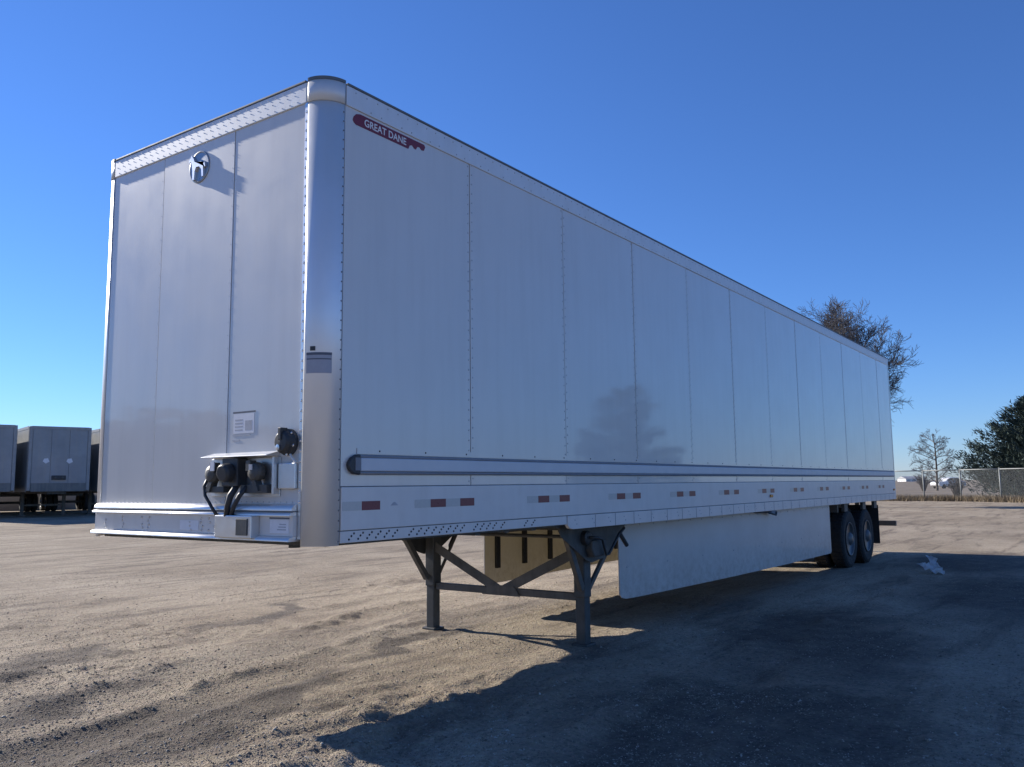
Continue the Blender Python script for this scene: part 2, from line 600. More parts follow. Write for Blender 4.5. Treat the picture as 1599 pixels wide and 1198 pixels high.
def graded(lo, hi, step, far_lo, far_hi, g=1.09):
    a = list(np.arange(lo, hi, step))
    s = step
    while a[-1] < far_hi:
        s *= g
        a.append(a[-1] + s)
    b = []
    s, t = step, lo
    while t > far_lo:
        s *= g
        t -= s
        b.append(t)
    return np.array(b[::-1] + a)


gx = graded(-1.6, 9.0, 0.032, -3500, 3500)
gy = graded(-4.2, 6.0, 0.032, -3500, 3500)
GX, GY = np.meshgrid(gx, gy, indexing='ij')
GZ = height(GX, GY)
nx, ny = GX.shape
co = np.stack([GX, GY, GZ], -1).reshape(-1, 3)
idx = np.arange(nx * ny).reshape(nx, ny)
quads = np.stack([idx[:-1, :-1], idx[1:, :-1], idx[1:, 1:], idx[:-1, 1:]], -1).reshape(-1, 4)
me = bpy.data.meshes.new('ground')
me.vertices.add(len(co)); me.vertices.foreach_set('co', co.ravel())
me.loops.add(quads.size); me.loops.foreach_set('vertex_index', quads.ravel())
me.polygons.add(len(quads)); me.polygons.foreach_set('loop_start', np.arange(0, quads.size, 4))
me.update(calc_edges=True)
me.shade_smooth()
ground = bpy.data.objects.new('ground', me)
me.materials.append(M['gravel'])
COL.objects.link(ground)
tag(ground, 'tan gravel lot with wheel tracks and churned dirt', kind='structure')


def hz(x, y):
    return float(height(np.array([x]), np.array([y]))[0])


# loose stones (uncountable): squashed octahedra lying on the near ground
def stones(nst):
    P = []
    while len(P) < nst:
        k = 60000
        dep = 2.9 * (16.0 / 2.9) ** rng.random(k)
        lat = (rng.random(k) * 2 - 1) * dep * 0.66
        f2 = np.array([cos(YAW), sin(YAW)]); r2 = np.array([sin(YAW), -cos(YAW)])
        xy = np.array([CAM.x, CAM.y]) + dep[:, None] * f2 + lat[:, None] * r2
        keep = fbm(xy[:, 0] * 0.9 + 3, xy[:, 1] * 0.9, 3) + 0.25 * rng.standard_normal(k) > -0.05
        P += list(xy[keep])
    P = np.array(P[:nst])
    Z = height(P[:, 0], P[:, 1])
    base = np.array([(1, 0, 0), (0, 1, 0), (-1, 0, 0), (0, -1, 0), (0, 0, 1), (0.5, 0.5, -0.6)])
    F = np.array([(0, 1, 4), (1, 2, 4), (2, 3, 4), (3, 0, 4), (1, 0, 5), (2, 1, 5), (3, 2, 5), (0, 3, 5)])
    s = 0.0032 + 0.0042 * rng.random(nst) ** 2 + 0.010 * rng.random(nst) ** 30
    an = rng.random(nst) * 2 * pi
    V = np.repeat(base[None], nst, 0) * (0.7 + 0.6 * rng.random((nst, 6, 3)))
    V[:, :, 2] *= 0.65
    ca, sa = np.cos(an)[:, None], np.sin(an)[:, None]
    X = V[:, :, 0] * ca - V[:, :, 1] * sa; Y = V[:, :, 0] * sa + V[:, :, 1] * ca
    V = np.stack([X, Y, V[:, :, 2]], -1) * s[:, None, None]
    V += np.stack([P[:, 0], P[:, 1], Z + s * 0.12], -1)[:, None, :]
    Fa = (F[None] + (np.arange(nst) * 6)[:, None, None]).reshape(-1, 3)
    me = bpy.data.meshes.new('gravel_stones')
    me.vertices.add(nst * 6); me.vertices.foreach_set('co', V.ravel())
    me.loops.add(Fa.size); me.loops.foreach_set('vertex_index', Fa.ravel())
    me.polygons.add(len(Fa)); me.polygons.foreach_set('loop_start', np.arange(0, Fa.size, 3))
    me.update(calc_edges=True)
    me.materials.append(M['stone'])
    o = bpy.data.objects.new('gravel_stones', me)
    COL.objects.link(o)
    tag(o, 'loose pale gravel stones strewn over the lot', 'gravel', kind='stuff')


stones(90000)

# dry field beyond the fence
F0, F1 = at(1380, 770, 53.5), at(1640, 770, 50.0)
dv = (Vector((F1.x - F0.x, F1.y - F0.y, 0))).normalized()
nv = Vector((-dv.y, dv.x, 0))
if nv.x < 0:
    nv = -nv
fm = MB()
K = 40
rows = []
for j, dist in enumerate([0, 3, 8, 20, 50, 120, 300, 800, 3000]):
    row = []
    for i in range(K + 1):
        s_ = (i / K - 0.5) * (120 + dist * 2.2)
        q = Vector((F0.x, F0.y, 0)) + dv * s_ + nv * (dist + (0.5 * sin(i * 1.7) + 0.3 * sin(i * 4.1) if j == 0 else 0))
        row.append((q.x, q.y, hz(q.x, q.y) + 0.03 + (0.02 if j else 0)))
    rows.append(row)
fs = [(j * (K + 1) + i, j * (K + 1) + i + 1, (j + 1) * (K + 1) + i + 1, (j + 1) * (K + 1) + i) for j in range(len(rows) - 1) for i in range(K)]
fm.add([q for r in rows for q in r], fs)
tag(fm.build('field', 'field'), 'dry brown field beyond the fence', kind='structure')

# ------------------------------------------------------------------ the trailer
HB, L = 1.167, 15.96
SEAM0, DS = 1.46, 1.3395
R_ = 0.158
TOPR = 3.962            # underside of the top rail
T = empty('semi_trailer', (0, 0, 0))
tag(T, 'large white enclosed box trailer with bright rounded corner post, standing on its landing legs', 'trailer')

# core of the box (slightly inside the skins), floor and roof
MB().box(0.17, L - 0.06, 0.022, W_ - 0.022, 1.23, 4.085).build('box_liner', 'seam', T)
ro = [(R_ + (R_ - 0.012) * cos(pi + pi / 2 * i / 8), R_ + (R_ - 0.012) * sin(pi + pi / 2 * i / 8)) for i in range(9)]
ro += [(L - 0.01, 0.012), (L - 0.01, W_ - 0.012)]
ro += [(R_ + (R_ - 0.012) * cos(pi / 2 + pi / 2 * i / 8), W_ - R_ + (R_ - 0.012) * sin(pi / 2 + pi / 2 * i / 8)) for i in range(9)]
roof = MB().prism(ro, 2, 4.086, 4.112).build('roof', 'alu', T)
MB().box(0.10, L - 0.1, 0.06, W_ - 0.06, 1.15, 1.226).build('floor', 'steel', T)
xm = MB().box(0, 0.06, 0.07, W_ - 0.07, 1.134, 1.1485).mesh('crossmember')
xm.materials.append(M['steel'])
for i in range(38):
    xx = 1.6 + i * 0.375
    if not (3.0 < xx < 4.7):
        share('crossmember', xm, T, (xx, 0, 0))
MB().box(0.25, 1.45, 0.5, W_ - 0.5, 1.135, 1.1485).build('coupler_plate', 'steel', T)
MB().lathe([(0.045, 0), (0.045, -0.03), (0.03, -0.035), (0.03, -0.06), (0.045, -0.065), (0.045, -0.085)], (0.92, W_ / 2, 1.135), (0, 0, 1), 16).build('kingpin', 'steel', T)

# side skins, panel by panel (near side y<0 outward, far side mirrored)
edges = [R_ + 0.006] + [SEAM0 + DS * i for i in range(11)] + [L - 0.05]
for side in (0, 1):
    for i in range(12):
        a, b = edges[i] + 0.004, edges[i + 1] - 0.004
        proud = 0.0015 * (i % 2)
        m_ = MB()
        ys = (0.0 - proud, 0.020) if side == 0 else (W_ - 0.020, W_ + proud)
        m_.box(a, b, ys[0], ys[1], 1.512, TOPR + 0.004)
        pn = m_.build('side_panel', 'panel', T, bevel=0.002)
        if side == 0 and i < 11:
            rv = MB()
            k = 0
            z = 1.54
            while z < TOPR - 0.02:
                if not (1.57 < z < 1.73):
                    for dx in (-0.022, 0.024):
                        rv.rivet((edges[i + 1] + dx - (0.0), (0.0 - proud) if dx < 0 else -0.0015 * ((i + 1) % 2), z + (0.02 if dx > 0 else 0)), (0, -1, 0), 0.007)
                z += 0.075
            rv.build('rivets', 'rivetw', pn, kind='stuff')

# bottom side rails
rails = []
for side in (0, 1):
    s = -1 if side == 0 else 1
    y0 = 0.0 if side == 0 else W_

    def yy(a, b):
        q = sorted((y0 + s * a, y0 + s * b))
        return q
    ya = yy(-0.02, 0.010)
    br = MB().box(R_ + 0.01, L - 0.03, ya[0], ya[1], 1.243, 1.508).build('bottom_rail', 'rail', T, bevel=0.004)
    rails.append(br)
    ya = yy(-0.02, 0.004)
    fl = MB().box(R_ + 0.01, 2.78, ya[0], ya[1], HB, 1.2385).build('rail_flange', 'rail', br, bevel=0.003)
    ya = yy(-0.02, 0.014)
    xs0, xs1 = 2.785, L - 0.035
    pr_ = [(xs0 + 0.09, HB - 0.045), (xs1, HB - 0.045), (xs1, 1.2385), (xs0, 1.2385), (xs0, HB - 0.01), (xs0 + 0.03, HB - 0.035)]
    MB().prism(pr_, 1, ya[0], ya[1]).build('rail_doubler', 'rail', br, bevel=0.003)
    if side == 0:
        rv = MB()
        random.seed(4)
        x = 0.24
        while x < 2.74:
            g_ = (x % 0.34) < 0.23 or x < 1.7
            if g_ and random.random() < 0.85:
                rv.rivet((x, -0.004, 1.187), (0, -1, 0), 0.008)
                rv.rivet((x + 0.02, -0.004, 1.207), (0, -1, 0), 0.008)
                rv.rivet((x + 0.042, -0.004, 1.222), (0, -1, 0), 0.008)
            x += 0.078 if x < 1.7 else 0.105
        rv.build('rivets', 'dark', fl, kind='stuff')
        rv = MB()
        x = 2.9
        while x < L - 0.1:
            rv.rivet((x, -0.014, 1.20), (0, -1, 0), 0.007)
            rv.rivet((x + 0.03, -0.014, 1.165), (0, -1, 0), 0.007)
            x += 0.30
        rv.build('rivets', 'rivetw', br, kind='stuff')
        dvd = MB()
        for k in range(34):
            dvd.box(3.25 + k * 0.375, 3.256 + k * 0.375, -0.0155, -0.012, HB - 0.043, 1.236)
        dvd.build('doubler_joints', 'seam', br, kind='stuff')
        # reflective tape
        tw = MB().box(0, 0.160, -0.0115, -0.0095, 1.362, 1.418).mesh('reflective_tape'); tw.materials.append(M['tapewhite'])
        tr_ = MB().box(0, 0.163, -0.0115, -0.0095, 1.362, 1.418).mesh('reflective_tape'); tr_.materials.append(M['red'])
        share('reflective_tape', tw, br, (0.175, 0, 0)); share('reflective_tape', tr_, br, (0.340, 0, 0))
        for k in range(12):
            xb = 0.835 + DS * k
            if xb + 0.66 < L - 0.05:
                for q in range(4):
                    share('reflective_tape', tr_ if q % 2 else tw, br, (xb + 0.1625 * q, 0, 0))
        mk = MB().prism([(0.60, 1.385), (0.67, 1.385), (0.650, 1.402), (0.635, 1.408), (0.620, 1.402)], 1, -0.0125, -0.0095)
        mk.build('rail_mark', 'printgrey', br)
        for xx, zz in ((7.98, 1.30), (15.7, 1.30)):
            ml = MB().box(xx, xx + 0.10, -0.028, -0.0095, zz, zz + 0.04).build('marker_lamp', 'amber', br, bevel=0.006)

# rub rail along the near side with its dark end cap
rb = MB().prism([(0.001, 1.603), (-0.018, 1.606), (-0.021, 1.612), (-0.021, 1.684), (-0.018, 1.690), (0.001, 1.692)], 0, 0.315, L - 0.10).build('rub_rail', 'rubrail', T, bevel=0.002)
MB().prism([(0.001, 1.6915), (-0.016, 1.6925), (-0.019, 1.700), (-0.012, 1.708), (0.001, 1.712)], 0, 0.315, L - 0.10).build('groove_shade_strip', 'groove_shade', rb)  # dark strips above and below paint the shade in the rail's grooves
MB().prism([(0.001, 1.582), (-0.015, 1.585), (-0.023, 1.594), (-0.016, 1.6025), (0.001, 1.6035)], 0, 0.315, L - 0.10).build('groove_shade_strip', 'groove_shade', rb)
cap = [(0.312, 1.582), (0.312, 1.712), (0.275, 1.710), (0.235, 1.690), (0.212, 1.660), (0.208, 1.640), (0.222, 1.610), (0.255, 1.588)]
MB().prism(cap, 1, -0.030, 0.0).build('end_cap', 'dark', rb, bevel=0.008)
MB().box(0.262, 0.310, -0.033, -0.0302, 1.610, 1.690).build('cap_insert', 'seam', rb)
fl = MB().box(0.30, L - 0.10, -0.006, -0.0005, 1.714, 1.752).build('rail_flashing', 'panel', rb)
rv = MB()
x = 0.5
while x < L - 0.2:
    rv.rivet((x, -0.006, 1.735), (0, -1, 0), 0.007)
    x += 0.45
rv.build('rivets', 'dark', rb, kind='stuff')

# top rails
for side in (0, 1):
    ys = (-0.010, 0.02) if side == 0 else (W_ - 0.02, W_ + 0.010)
    tr0 = MB().box(R_ + 0.012, L - 0.02, ys[0], ys[1], TOPR, 4.098).build('top_rail', 'toprail', T, bevel=0.005)
    ys = (-0.014, 0.03) if side == 0 else (W_ - 0.03, W_ + 0.014)
    MB().box(R_ + 0.02, L - 0.01, ys[0], ys[1], 4.099, 4.115).build('roof_edge', 'roofedge', tr0, bevel=0.004)
    if side == 0:
        rv = MB()
        x = 0.25
        while x < L - 0.1:
            rv.rivet((x, -0.010, 4.07), (0, -1, 0), 0.006)
            if (x * 10) % 3 < 1.6:
                rv.rivet((x + 0.04, -0.010, 3.985), (0, -1, 0), 0.006)
            x += 0.10
        rv.build('rivets', 'rivetw', tr0, kind='stuff')

# corner posts: quarter rounds of bright sheet


def quarter(cx, cy, r, a0, a1, z0, z1, th=0.004, seg=20):
    pts = [(cx + r * cos(a0 + (a1 - a0) * i / seg), cy + r * sin(a0 + (a1 - a0) * i / seg)) for i in range(seg + 1)]
    inn = [(cx + (r - th) * cos(a0 + (a1 - a0) * i / seg), cy + (r - th) * sin(a0 + (a1 - a0) * i / seg)) for i in range(seg + 1)][::-1]
    return pts + inn


def sheet(outline_pts, z0, z1):
    return MB().prism(outline_pts, 2, z0, z1)


def curved(cx, cy, r, a0, a1, z0, z1, th=0.006, seg=24, tails=0.0):
    m_ = MB()
    P, Q = [], []
    for i in range(seg + 1):
        a = a0 + (a1 - a0) * i / seg
        P.append((cx + r * cos(a), cy + r * sin(a)))
        Q.append((cx + (r - th) * cos(a), cy + (r - th) * sin(a)))
    vs = [(x, y, z) for z in (z0, z1) for (x, y) in P] + [(x, y, z) for z in (z0, z1) for (x, y) in Q]
    k = seg + 1
    fs = []
    for i in range(seg):
        fs += [(i, i + 1, k + i + 1, k + i), (2 * k + i + 1, 2 * k + i, 3 * k + i, 3 * k + i + 1),
               (i, 2 * k + i, 2 * k + i + 1, i + 1), (k + i, k + i + 1, 3 * k + i + 1, 3 * k + i)]
    fs += [(0, k, 3 * k, 2 * k), (seg, 2 * k + seg, 3 * k + seg, k + seg)]
    return m_.add(vs, fs)


posts = []
for side in (0, 1):
    cy = R_ if side == 0 else W_ - R_
    a0, a1 = (pi, 1.5 * pi) if side == 0 else (pi / 2, pi)
    cp = curved(R_, cy, R_ + 0.004, a0, a1, HB - 0.012, TOPR - 0.002, 0.012).build('corner_post', 'chrome', T, smooth=False)
    for pl in cp.data.polygons:
        pl.use_smooth = abs(pl.normal.z) < 0.5
    posts.append(cp)
    cc = curved(R_, cy, R_ + 0.010, a0, a1, TOPR, 4.100, 0.02).build('corner_cap', 'toprail', T)
    for pl in cc.data.polygons:
        pl.use_smooth = abs(pl.normal.z) < 0.5
    cl = curved(R_, cy, R_ + 0.013, a0, a1, 4.101, 4.122, 0.05).build('cap_lip', 'roofedge', cc)
    if side == 0:
        rv = MB()
        z = 1.18
        while z < TOPR - 0.02:
            rv.rivet((0.150, -0.0045, z), (0, -1, 0), 0.006)
            z += 0.062
        rv.build('rivets', 'seam', cp, kind='stuff')  # dark material stands in for the shading on these rivets
        MB().box(-0.006, 0.02, R_ + 0.001, R_ + 0.026, HB + 0.03, TOPR - 0.002).build('post_flange', 'alu', cp)
        rv = MB()
        z = 1.42
        while z < TOPR - 0.02:
            rv.rivet((-0.006, R_ + 0.014, z), (-1, 0, 0), 0.0095)
            z += 0.062
        rv.build('rivets', 'emblem', cp, kind='stuff')

# small sticker round the corner post
stk = curved(R_, R_, R_ + 0.0055, pi + 0.15, pi + 1.15, 2.205, 2.335, 0.001).build('sticker', 'stickergrey', posts[0])
curved(R_, R_, R_ + 0.0065, pi + 0.15, pi + 1.15, 2.318, 2.333, 0.001).build('printed_band', 'print', stk)
curved(R_, R_, R_ + 0.0065, pi + 0.17, pi + 1.13, 2.290, 2.297, 0.001).build('printed_band', 'print', stk)
curved(R_, R_, R_ + 0.008, pi + 0.32, pi + 0.52, 2.345, 2.372, 0.004).build('post_clip', 'dark', posts[0])

# front skins
fy = [R_ + 0.004, 0.905, 1.745, W_ - R_ - 0.004]
fps = []
for i in range(3):
    px = 0.0 if i != 1 else -0.0018
    fp = MB().box(px, 0.05, fy[i] + (0.003 if i else 0), fy[i + 1] - 0.003, 1.386, TOPR + 0.003).build('front_panel', 'front', T, bevel=0.002)
    fps.append(fp)
rv = MB()
for yv in (0.885, 0.926, 1.765):
    z = 1.45
    while z < TOPR:
        rv.rivet((-0.0005 if yv < 0.9 or yv > 1.75 else -0.0022, yv, z), (-1, 0, 0), 0.0030)
        z += 0.09
rv.build('rivets', 'rivetw', fps[0], kind='stuff')
# front top rail
ftr = MB().box(-0.010, 0.02, R_ + 0.012, W_ - R_ - 0.012, TOPR, 4.098).build('front_top_rail', 'toprail', T, bevel=0.005)
MB().box(-0.014, 0.06, R_ + 0.02, W_ - R_ - 0.02, 4.099, 4.114).build('roof_edge', 'roofedge', ftr, bevel=0.004)
rv = MB()
y = 0.25
while y < W_ - 0.2:
    rv.rivet((-0.010, y, 4.075), (-1, 0, 0), 0.0042)
    rv.rivet((-0.010, y + 0.035, 4.035), (-1, 0, 0), 0.0036)
    rv.rivet((-0.010, y + 0.01, 3.985), (-1, 0, 0), 0.0042)
    y += 0.075
rv.build('rivets', 'rivet', ftr, kind='stuff')
# front bolster: stepped beam with two bright ledges and a lower lip
ya, yb = R_ + 0.002, W_ - R_ - 0.002
fb = MB().box(-0.036, 0.04, ya + 0.03, yb, 1.2125, 1.3365).build('front_beam', 'rail', T, bevel=0.003)


def bullnose(zt, zb, xi, xo, inner=0.04, k=7):
    pts = [(inner, zt)]
    for i in range(k + 1):
        a = pi / 2 * i / k
        pts.append((xi - (xi - xo) * sin(a), zb + (zt - zb) * cos(a)))
    return pts + [(xo, zb - 0.004), (inner, zb - 0.004)]


for nm_, (zt, zb, xi, xo) in (('ledge_upper', (1.408, 1.372, 0.0, -0.048)), ('ledge_lower', (1.358, 1.341, -0.030, -0.062)), ('lower_lip', (1.212, 1.188, -0.030, -0.070))):
    lo = MB().prism(bullnose(zt, zb, xi, xo), 1, ya + 0.03, yb).build(nm_, 'ledge', fb)
    for pl in lo.data.polygons:
        pl.use_smooth = abs(pl.normal.y) < 0.5 and pl.normal.z > 0.02
MB().box(-0.030, 0.04, ya + 0.031, yb - 0.001, 1.3585, 1.3675).build('ledge_web', 'seam', fb)
rv = MB()
y = 0.24
while y < W_ - 0.2:
    rv.rivet((-0.0005, y, 1.418), (-1, 0, 0), 0.006)
    y += 0.055
rv.build('rivets', 'rivet', fb, kind='stuff')
cl = MB()
random.seed(9)
for yv in (2.28, 2.05, 1.80, 1.72, 1.22, 1.10, 1.02, 0.95):
    for zz in (1.235, 1.26, 1.285, 1.31):
        if random.random() < 0.75:
            cl.rivet((-0.036, yv + random.uniform(-0.012, 0.012), zz), (-1, 0, 0), 0.010)
cl.build('rivets', 'rivet', fb, kind='stuff')
# receptacle block on the beam
blk = MB().box(-0.105, -0.0365, 0.50, 0.865, 1.196, 1.338).build('beam_block', 'alu', T, bevel=0.006)
MB().box(-0.112, -0.1055, 0.53, 0.64, 1.215, 1.318).build('block_shade', 'steel', blk, bevel=0.003)  # dark plate laid over the block's shaded part to paint that shade
# sticker on the beam
s2 = MB().box(-0.0385, -0.0365, 0.225, 0.40, 1.232, 1.312).build('sticker', 'sticker', fb)
MB().box(-0.0385, -0.0365, 0.220, 0.405, 1.318, 1.327).build('printed_band', 'print', s2)
for k in range(3):
    MB().box(-0.0392, -0.0386, 0.25, 0.33 - 0.01 * k, 1.250 + 0.016 * k, 1.257 + 0.016 * k).build('printed_line', 'printgrey', s2)
MB().box(-0.0385, -0.0365, 1.13, 1.34, 1.232, 1.296).build('sticker', 'sticker', fb)
# sticker on the front skin
s1 = MB().box(-0.0022, -0.0003, 0.625, 0.835, 1.863, 1.992).build('sticker', 'sticker', fps[0])
MB().box(-0.0022, -0.0003, 0.615, 0.845, 1.996, 2.006).build('printed_band', 'print', s1)
MB().box(-0.0022, -0.0003, 0.66, 0.845, 1.848, 1.856).build('printed_band', 'printgrey', s1)
MB().box(-0.0022, -0.0003, 0.77, 0.845, 1.815, 1.822).build('printed_band', 'printgrey', s1)
for k in range(4):
    MB().box(-0.0028, -0.0023, 0.74, 0.82, 1.88 + 0.022 * k, 1.889 + 0.022 * k).build('printed_line', 'printgrey', s1)
MB().box(-0.0028, -0.0023, 0.645, 0.715, 1.88, 1.945).build('printed_square', 'printgrey', s1)

# air and light connection box under its ledge
gb = MB().box(-0.012, 0.0, 0.35, 1.045, 1.455, 1.70).build('connection_plate', 'alu', T, bevel=0.003)
MB().prism([(-0.105, 1.706), (-0.105, 1.712), (0.0, 1.738), (0.0, 1.702), (-0.012, 1.702), (-0.012, 1.706)], 1, 0.365, 1.035).build('rain_ledge', 'ledge', gb, bevel=0.002)
MB().box(-0.055, -0.012, 0.352, 0.372, 1.47, 1.700).build('side_plate', 'alu', gb)


def gladhand(yc, zc, flip):
    m_ = MB()
    m_.lathe([(0.0, 0.085), (0.022, 0.083), (0.05, 0.07), (0.062, 0.05), (0.062, 0.02), (0.04, 0.0)], (-0.02, yc, zc), (-1, 0, 0.1), 16)
    m_.prism([(yc - 0.02, zc - 0.05), (yc + 0.02, zc - 0.05), (yc + 0.03 * flip + 0.02, zc - 0.115), (yc + 0.03 * flip - 0.02, zc - 0.115)], 0, -0.085, -0.035)
    m_.box(-0.10, -0.05, yc - 0.055 if flip > 0 else yc + 0.015, yc - 0.015 if flip > 0 else yc + 0.055, zc + 0.01, zc + 0.075)
    m_.tube([(-0.012, yc, zc), (-0.03, yc, zc - 0.03)], 0.03, 8)
    return m_.build('gladhand', 'steel', gb, smooth=False)


g1 = gladhand(0.955, 1.60, 1)
MB().box(-0.108, -0.10, 0.885, 0.925, 1.62, 1.68).build('gladhand_tag', 'sticker', g1)
g2 = gladhand(0.515, 1.605, -1)
MB().box(-0.108, -0.100, 0.50, 0.53, 1.62, 1.655).build('gladhand_tag', 'printgrey', g2)
sk = MB()
sk.box(-0.09, -0.012, 0.665, 0.825, 1.52, 1.70)
sk.lathe([(0.06, 0), (0.06, 0.05), (0.05, 0.065), (0.0, 0.066)], (-0.088, 0.745, 1.61), (-1, 0, -0.15), 20)
sk.build('light_socket', 'dark', gb, bevel=0.006)
MB().box(-0.07, -0.012, 0.40, 0.66, 1.475, 1.53).build('bracket', 'steel', gb, bevel=0.004)
MB().box(-0.07, -0.012, 0.83, 1.03, 1.48, 1.52).build('bracket', 'steel', gb, bevel=0.004)
MB().tube([(-0.05, 1.02, 1.58), (-0.075, 1.03, 1.52), (-0.085, 1.00, 1.46), (-0.085, 0.93, 1.39), (-0.075, 0.885, 1.335)], 0.011, 8).build('air_hose', 'dark', gb, smooth=True)
MB().tube([(-0.06, 0.70, 1.53), (-0.10, 0.715, 1.46), (-0.10, 0.74, 1.40), (-0.085, 0.765, 1.335)], [0.020, 0.022, 0.020, 0.022], 8).build('air_hose', 'dark', gb, smooth=True)
MB().tube([(-0.06, 0.60, 1.52), (-0.10, 0.625, 1.46), (-0.10, 0.68, 1.39), (-0.085, 0.72, 1.335)], 0.015, 8).build('air_hose', 'dark', gb, smooth=True)
MB().box(-0.03, -0.001, 0.19, 0.345, 1.50, 1.66).build('document_holder', 'alu', T, bevel=0.006)
MB().tube([(-0.02, 0.25, 1.72), (-0.03, 0.22, 1.69), (-0.02, 0.19, 1.66)], 0.008, 6).build('cable', 'rail', T)
# round plug socket near the post
so = MB()
so.lathe([(0.083, 0), (0.083, 0.03), (0.074, 0.036), (0.070, 0.06), (0.055, 0.075), (0.0, 0.078)], (-0.0, 0.275, 1.788), (-1, 0, 0), 24)
so.box(-0.085, -0.03, 0.262, 0.288, 1.80, 1.875)
so = so.build('round_socket', 'dark', T, bevel=0.003)
MB().lathe([(0.018, 0), (0.018, 0.008), (0, 0.010)], (-0.077, 0.29, 1.755), (-1, 0, 0), 10).build('socket_pin', 'alu', so)
for q in range(6):
    MB().rivet((-0.037, 0.275 + 0.078 * cos(q * pi / 3 + 0.3), 1.788 + 0.078 * sin(q * pi / 3 + 0.3)), (-1, 0, 0), 0.009).build('bolt', 'emblem', so)

# round emblem: disc with a standing hound in relief
EY, EZ = 1.305, 3.795
em = MB().lathe([(0.118, 0.0), (0.118, 0.006), (0.110, 0.009), (0.104, 0.005), (0.0, 0.005)], (-0.001, EY, EZ), (-1, 0, 0), 40).build('emblem', 'emblemdark', T)
dog = [(-0.070, -0.085), (-0.052, -0.085), (-0.046, -0.030), (-0.020, -0.004), (0.018, 0.000), (0.034, -0.030), (0.038, -0.090), (0.058, -0.090),
       (0.060, -0.020), (0.070, 0.030), (0.080, 0.050), (0.104, 0.050), (0.106, 0.062), (0.086, 0.078), (0.074, 0.098), (0.064, 0.082), (0.050, 0.068),
       (0.040, 0.044), (0.000, 0.034), (-0.040, 0.030), (-0.062, 0.016), (-0.084, -0.020), (-0.090, -0.018), (-0.080, 0.018), (-0.064, 0.000), (-0.066, -0.040)]
MB().prism([(EY + a, EZ + b) for a, b in dog], 0, -0.022, -0.005).build('hound_relief', 'emblem', em)

# red name decal on the first side panel
dp = [(0.232, 3.888), (0.240, 3.912), (0.262, 3.935), (0.300, 3.946), (0.935, 3.946), (0.945, 3.930), (0.930, 3.900), (0.905, 3.896), (0.885, 3.910),
      (0.862, 3.908), (0.845, 3.882), (0.825, 3.884), (0.805, 3.900), (0.782, 3.892), (0.766, 3.862), (0.262, 3.862), (0.242, 3.872)]
dc = MB().prism(dp, 1, -0.0022, -0.0004).build('name_decal', 'decal', T)
tm = text_mesh('GREAT DANE', 0.070)
tm.materials.append(M['decalwhite'])
xs = [v.co.x for v in tm.vertices]
sx = 0.405 / (max(xs) - min(xs))
share('lettering', tm, dc, (0.335, -0.0030, 3.880), (pi / 2, 0, 0), scale=(sx, 1.0, 1.0))

# rear end: frame, doors, bumper
rf = empty('rear_frame', (0, 0, 0)); rf.parent = T
MB().box(L - 0.04, L + 0.01, -0.004, 0.11, HB, 4.10).build('frame_post', 'alu', rf)
MB().box(L - 0.04, L + 0.01, W_ - 0.11, W_ + 0.004, HB, 4.10).build('frame_post', 'alu', rf)
MB().box(L - 0.04, L + 0.008, 0.111, W_ - 0.111, 3.90, 4.10).build('frame_header', 'alu', rf)
MB().box(L - 0.04, L + 0.012, 0.111, W_ - 0.111, HB - 0.02, 1.28).build('frame_sill', 'steel', rf)
for k in range(2):
    y0 = 0.115 + k * 1.182
    MB().box(L - 0.03, L - 0.004, y0, y0 + 1.176, 1.283, 3.897).build('door', 'panel', T)
bp = MB().box(L - 0.04, L + 0.06, 0.03, W_ - 0.03, 0.56, 0.665).build('rear_bumper', 'wood', T, bevel=0.006)
for yv in (0.75, 1.75):
    MB().box(L - 0.03, L + 0.03, yv, yv + 0.08, 0.666, HB - 0.02).build('bumper_upright', 'steel', bp)

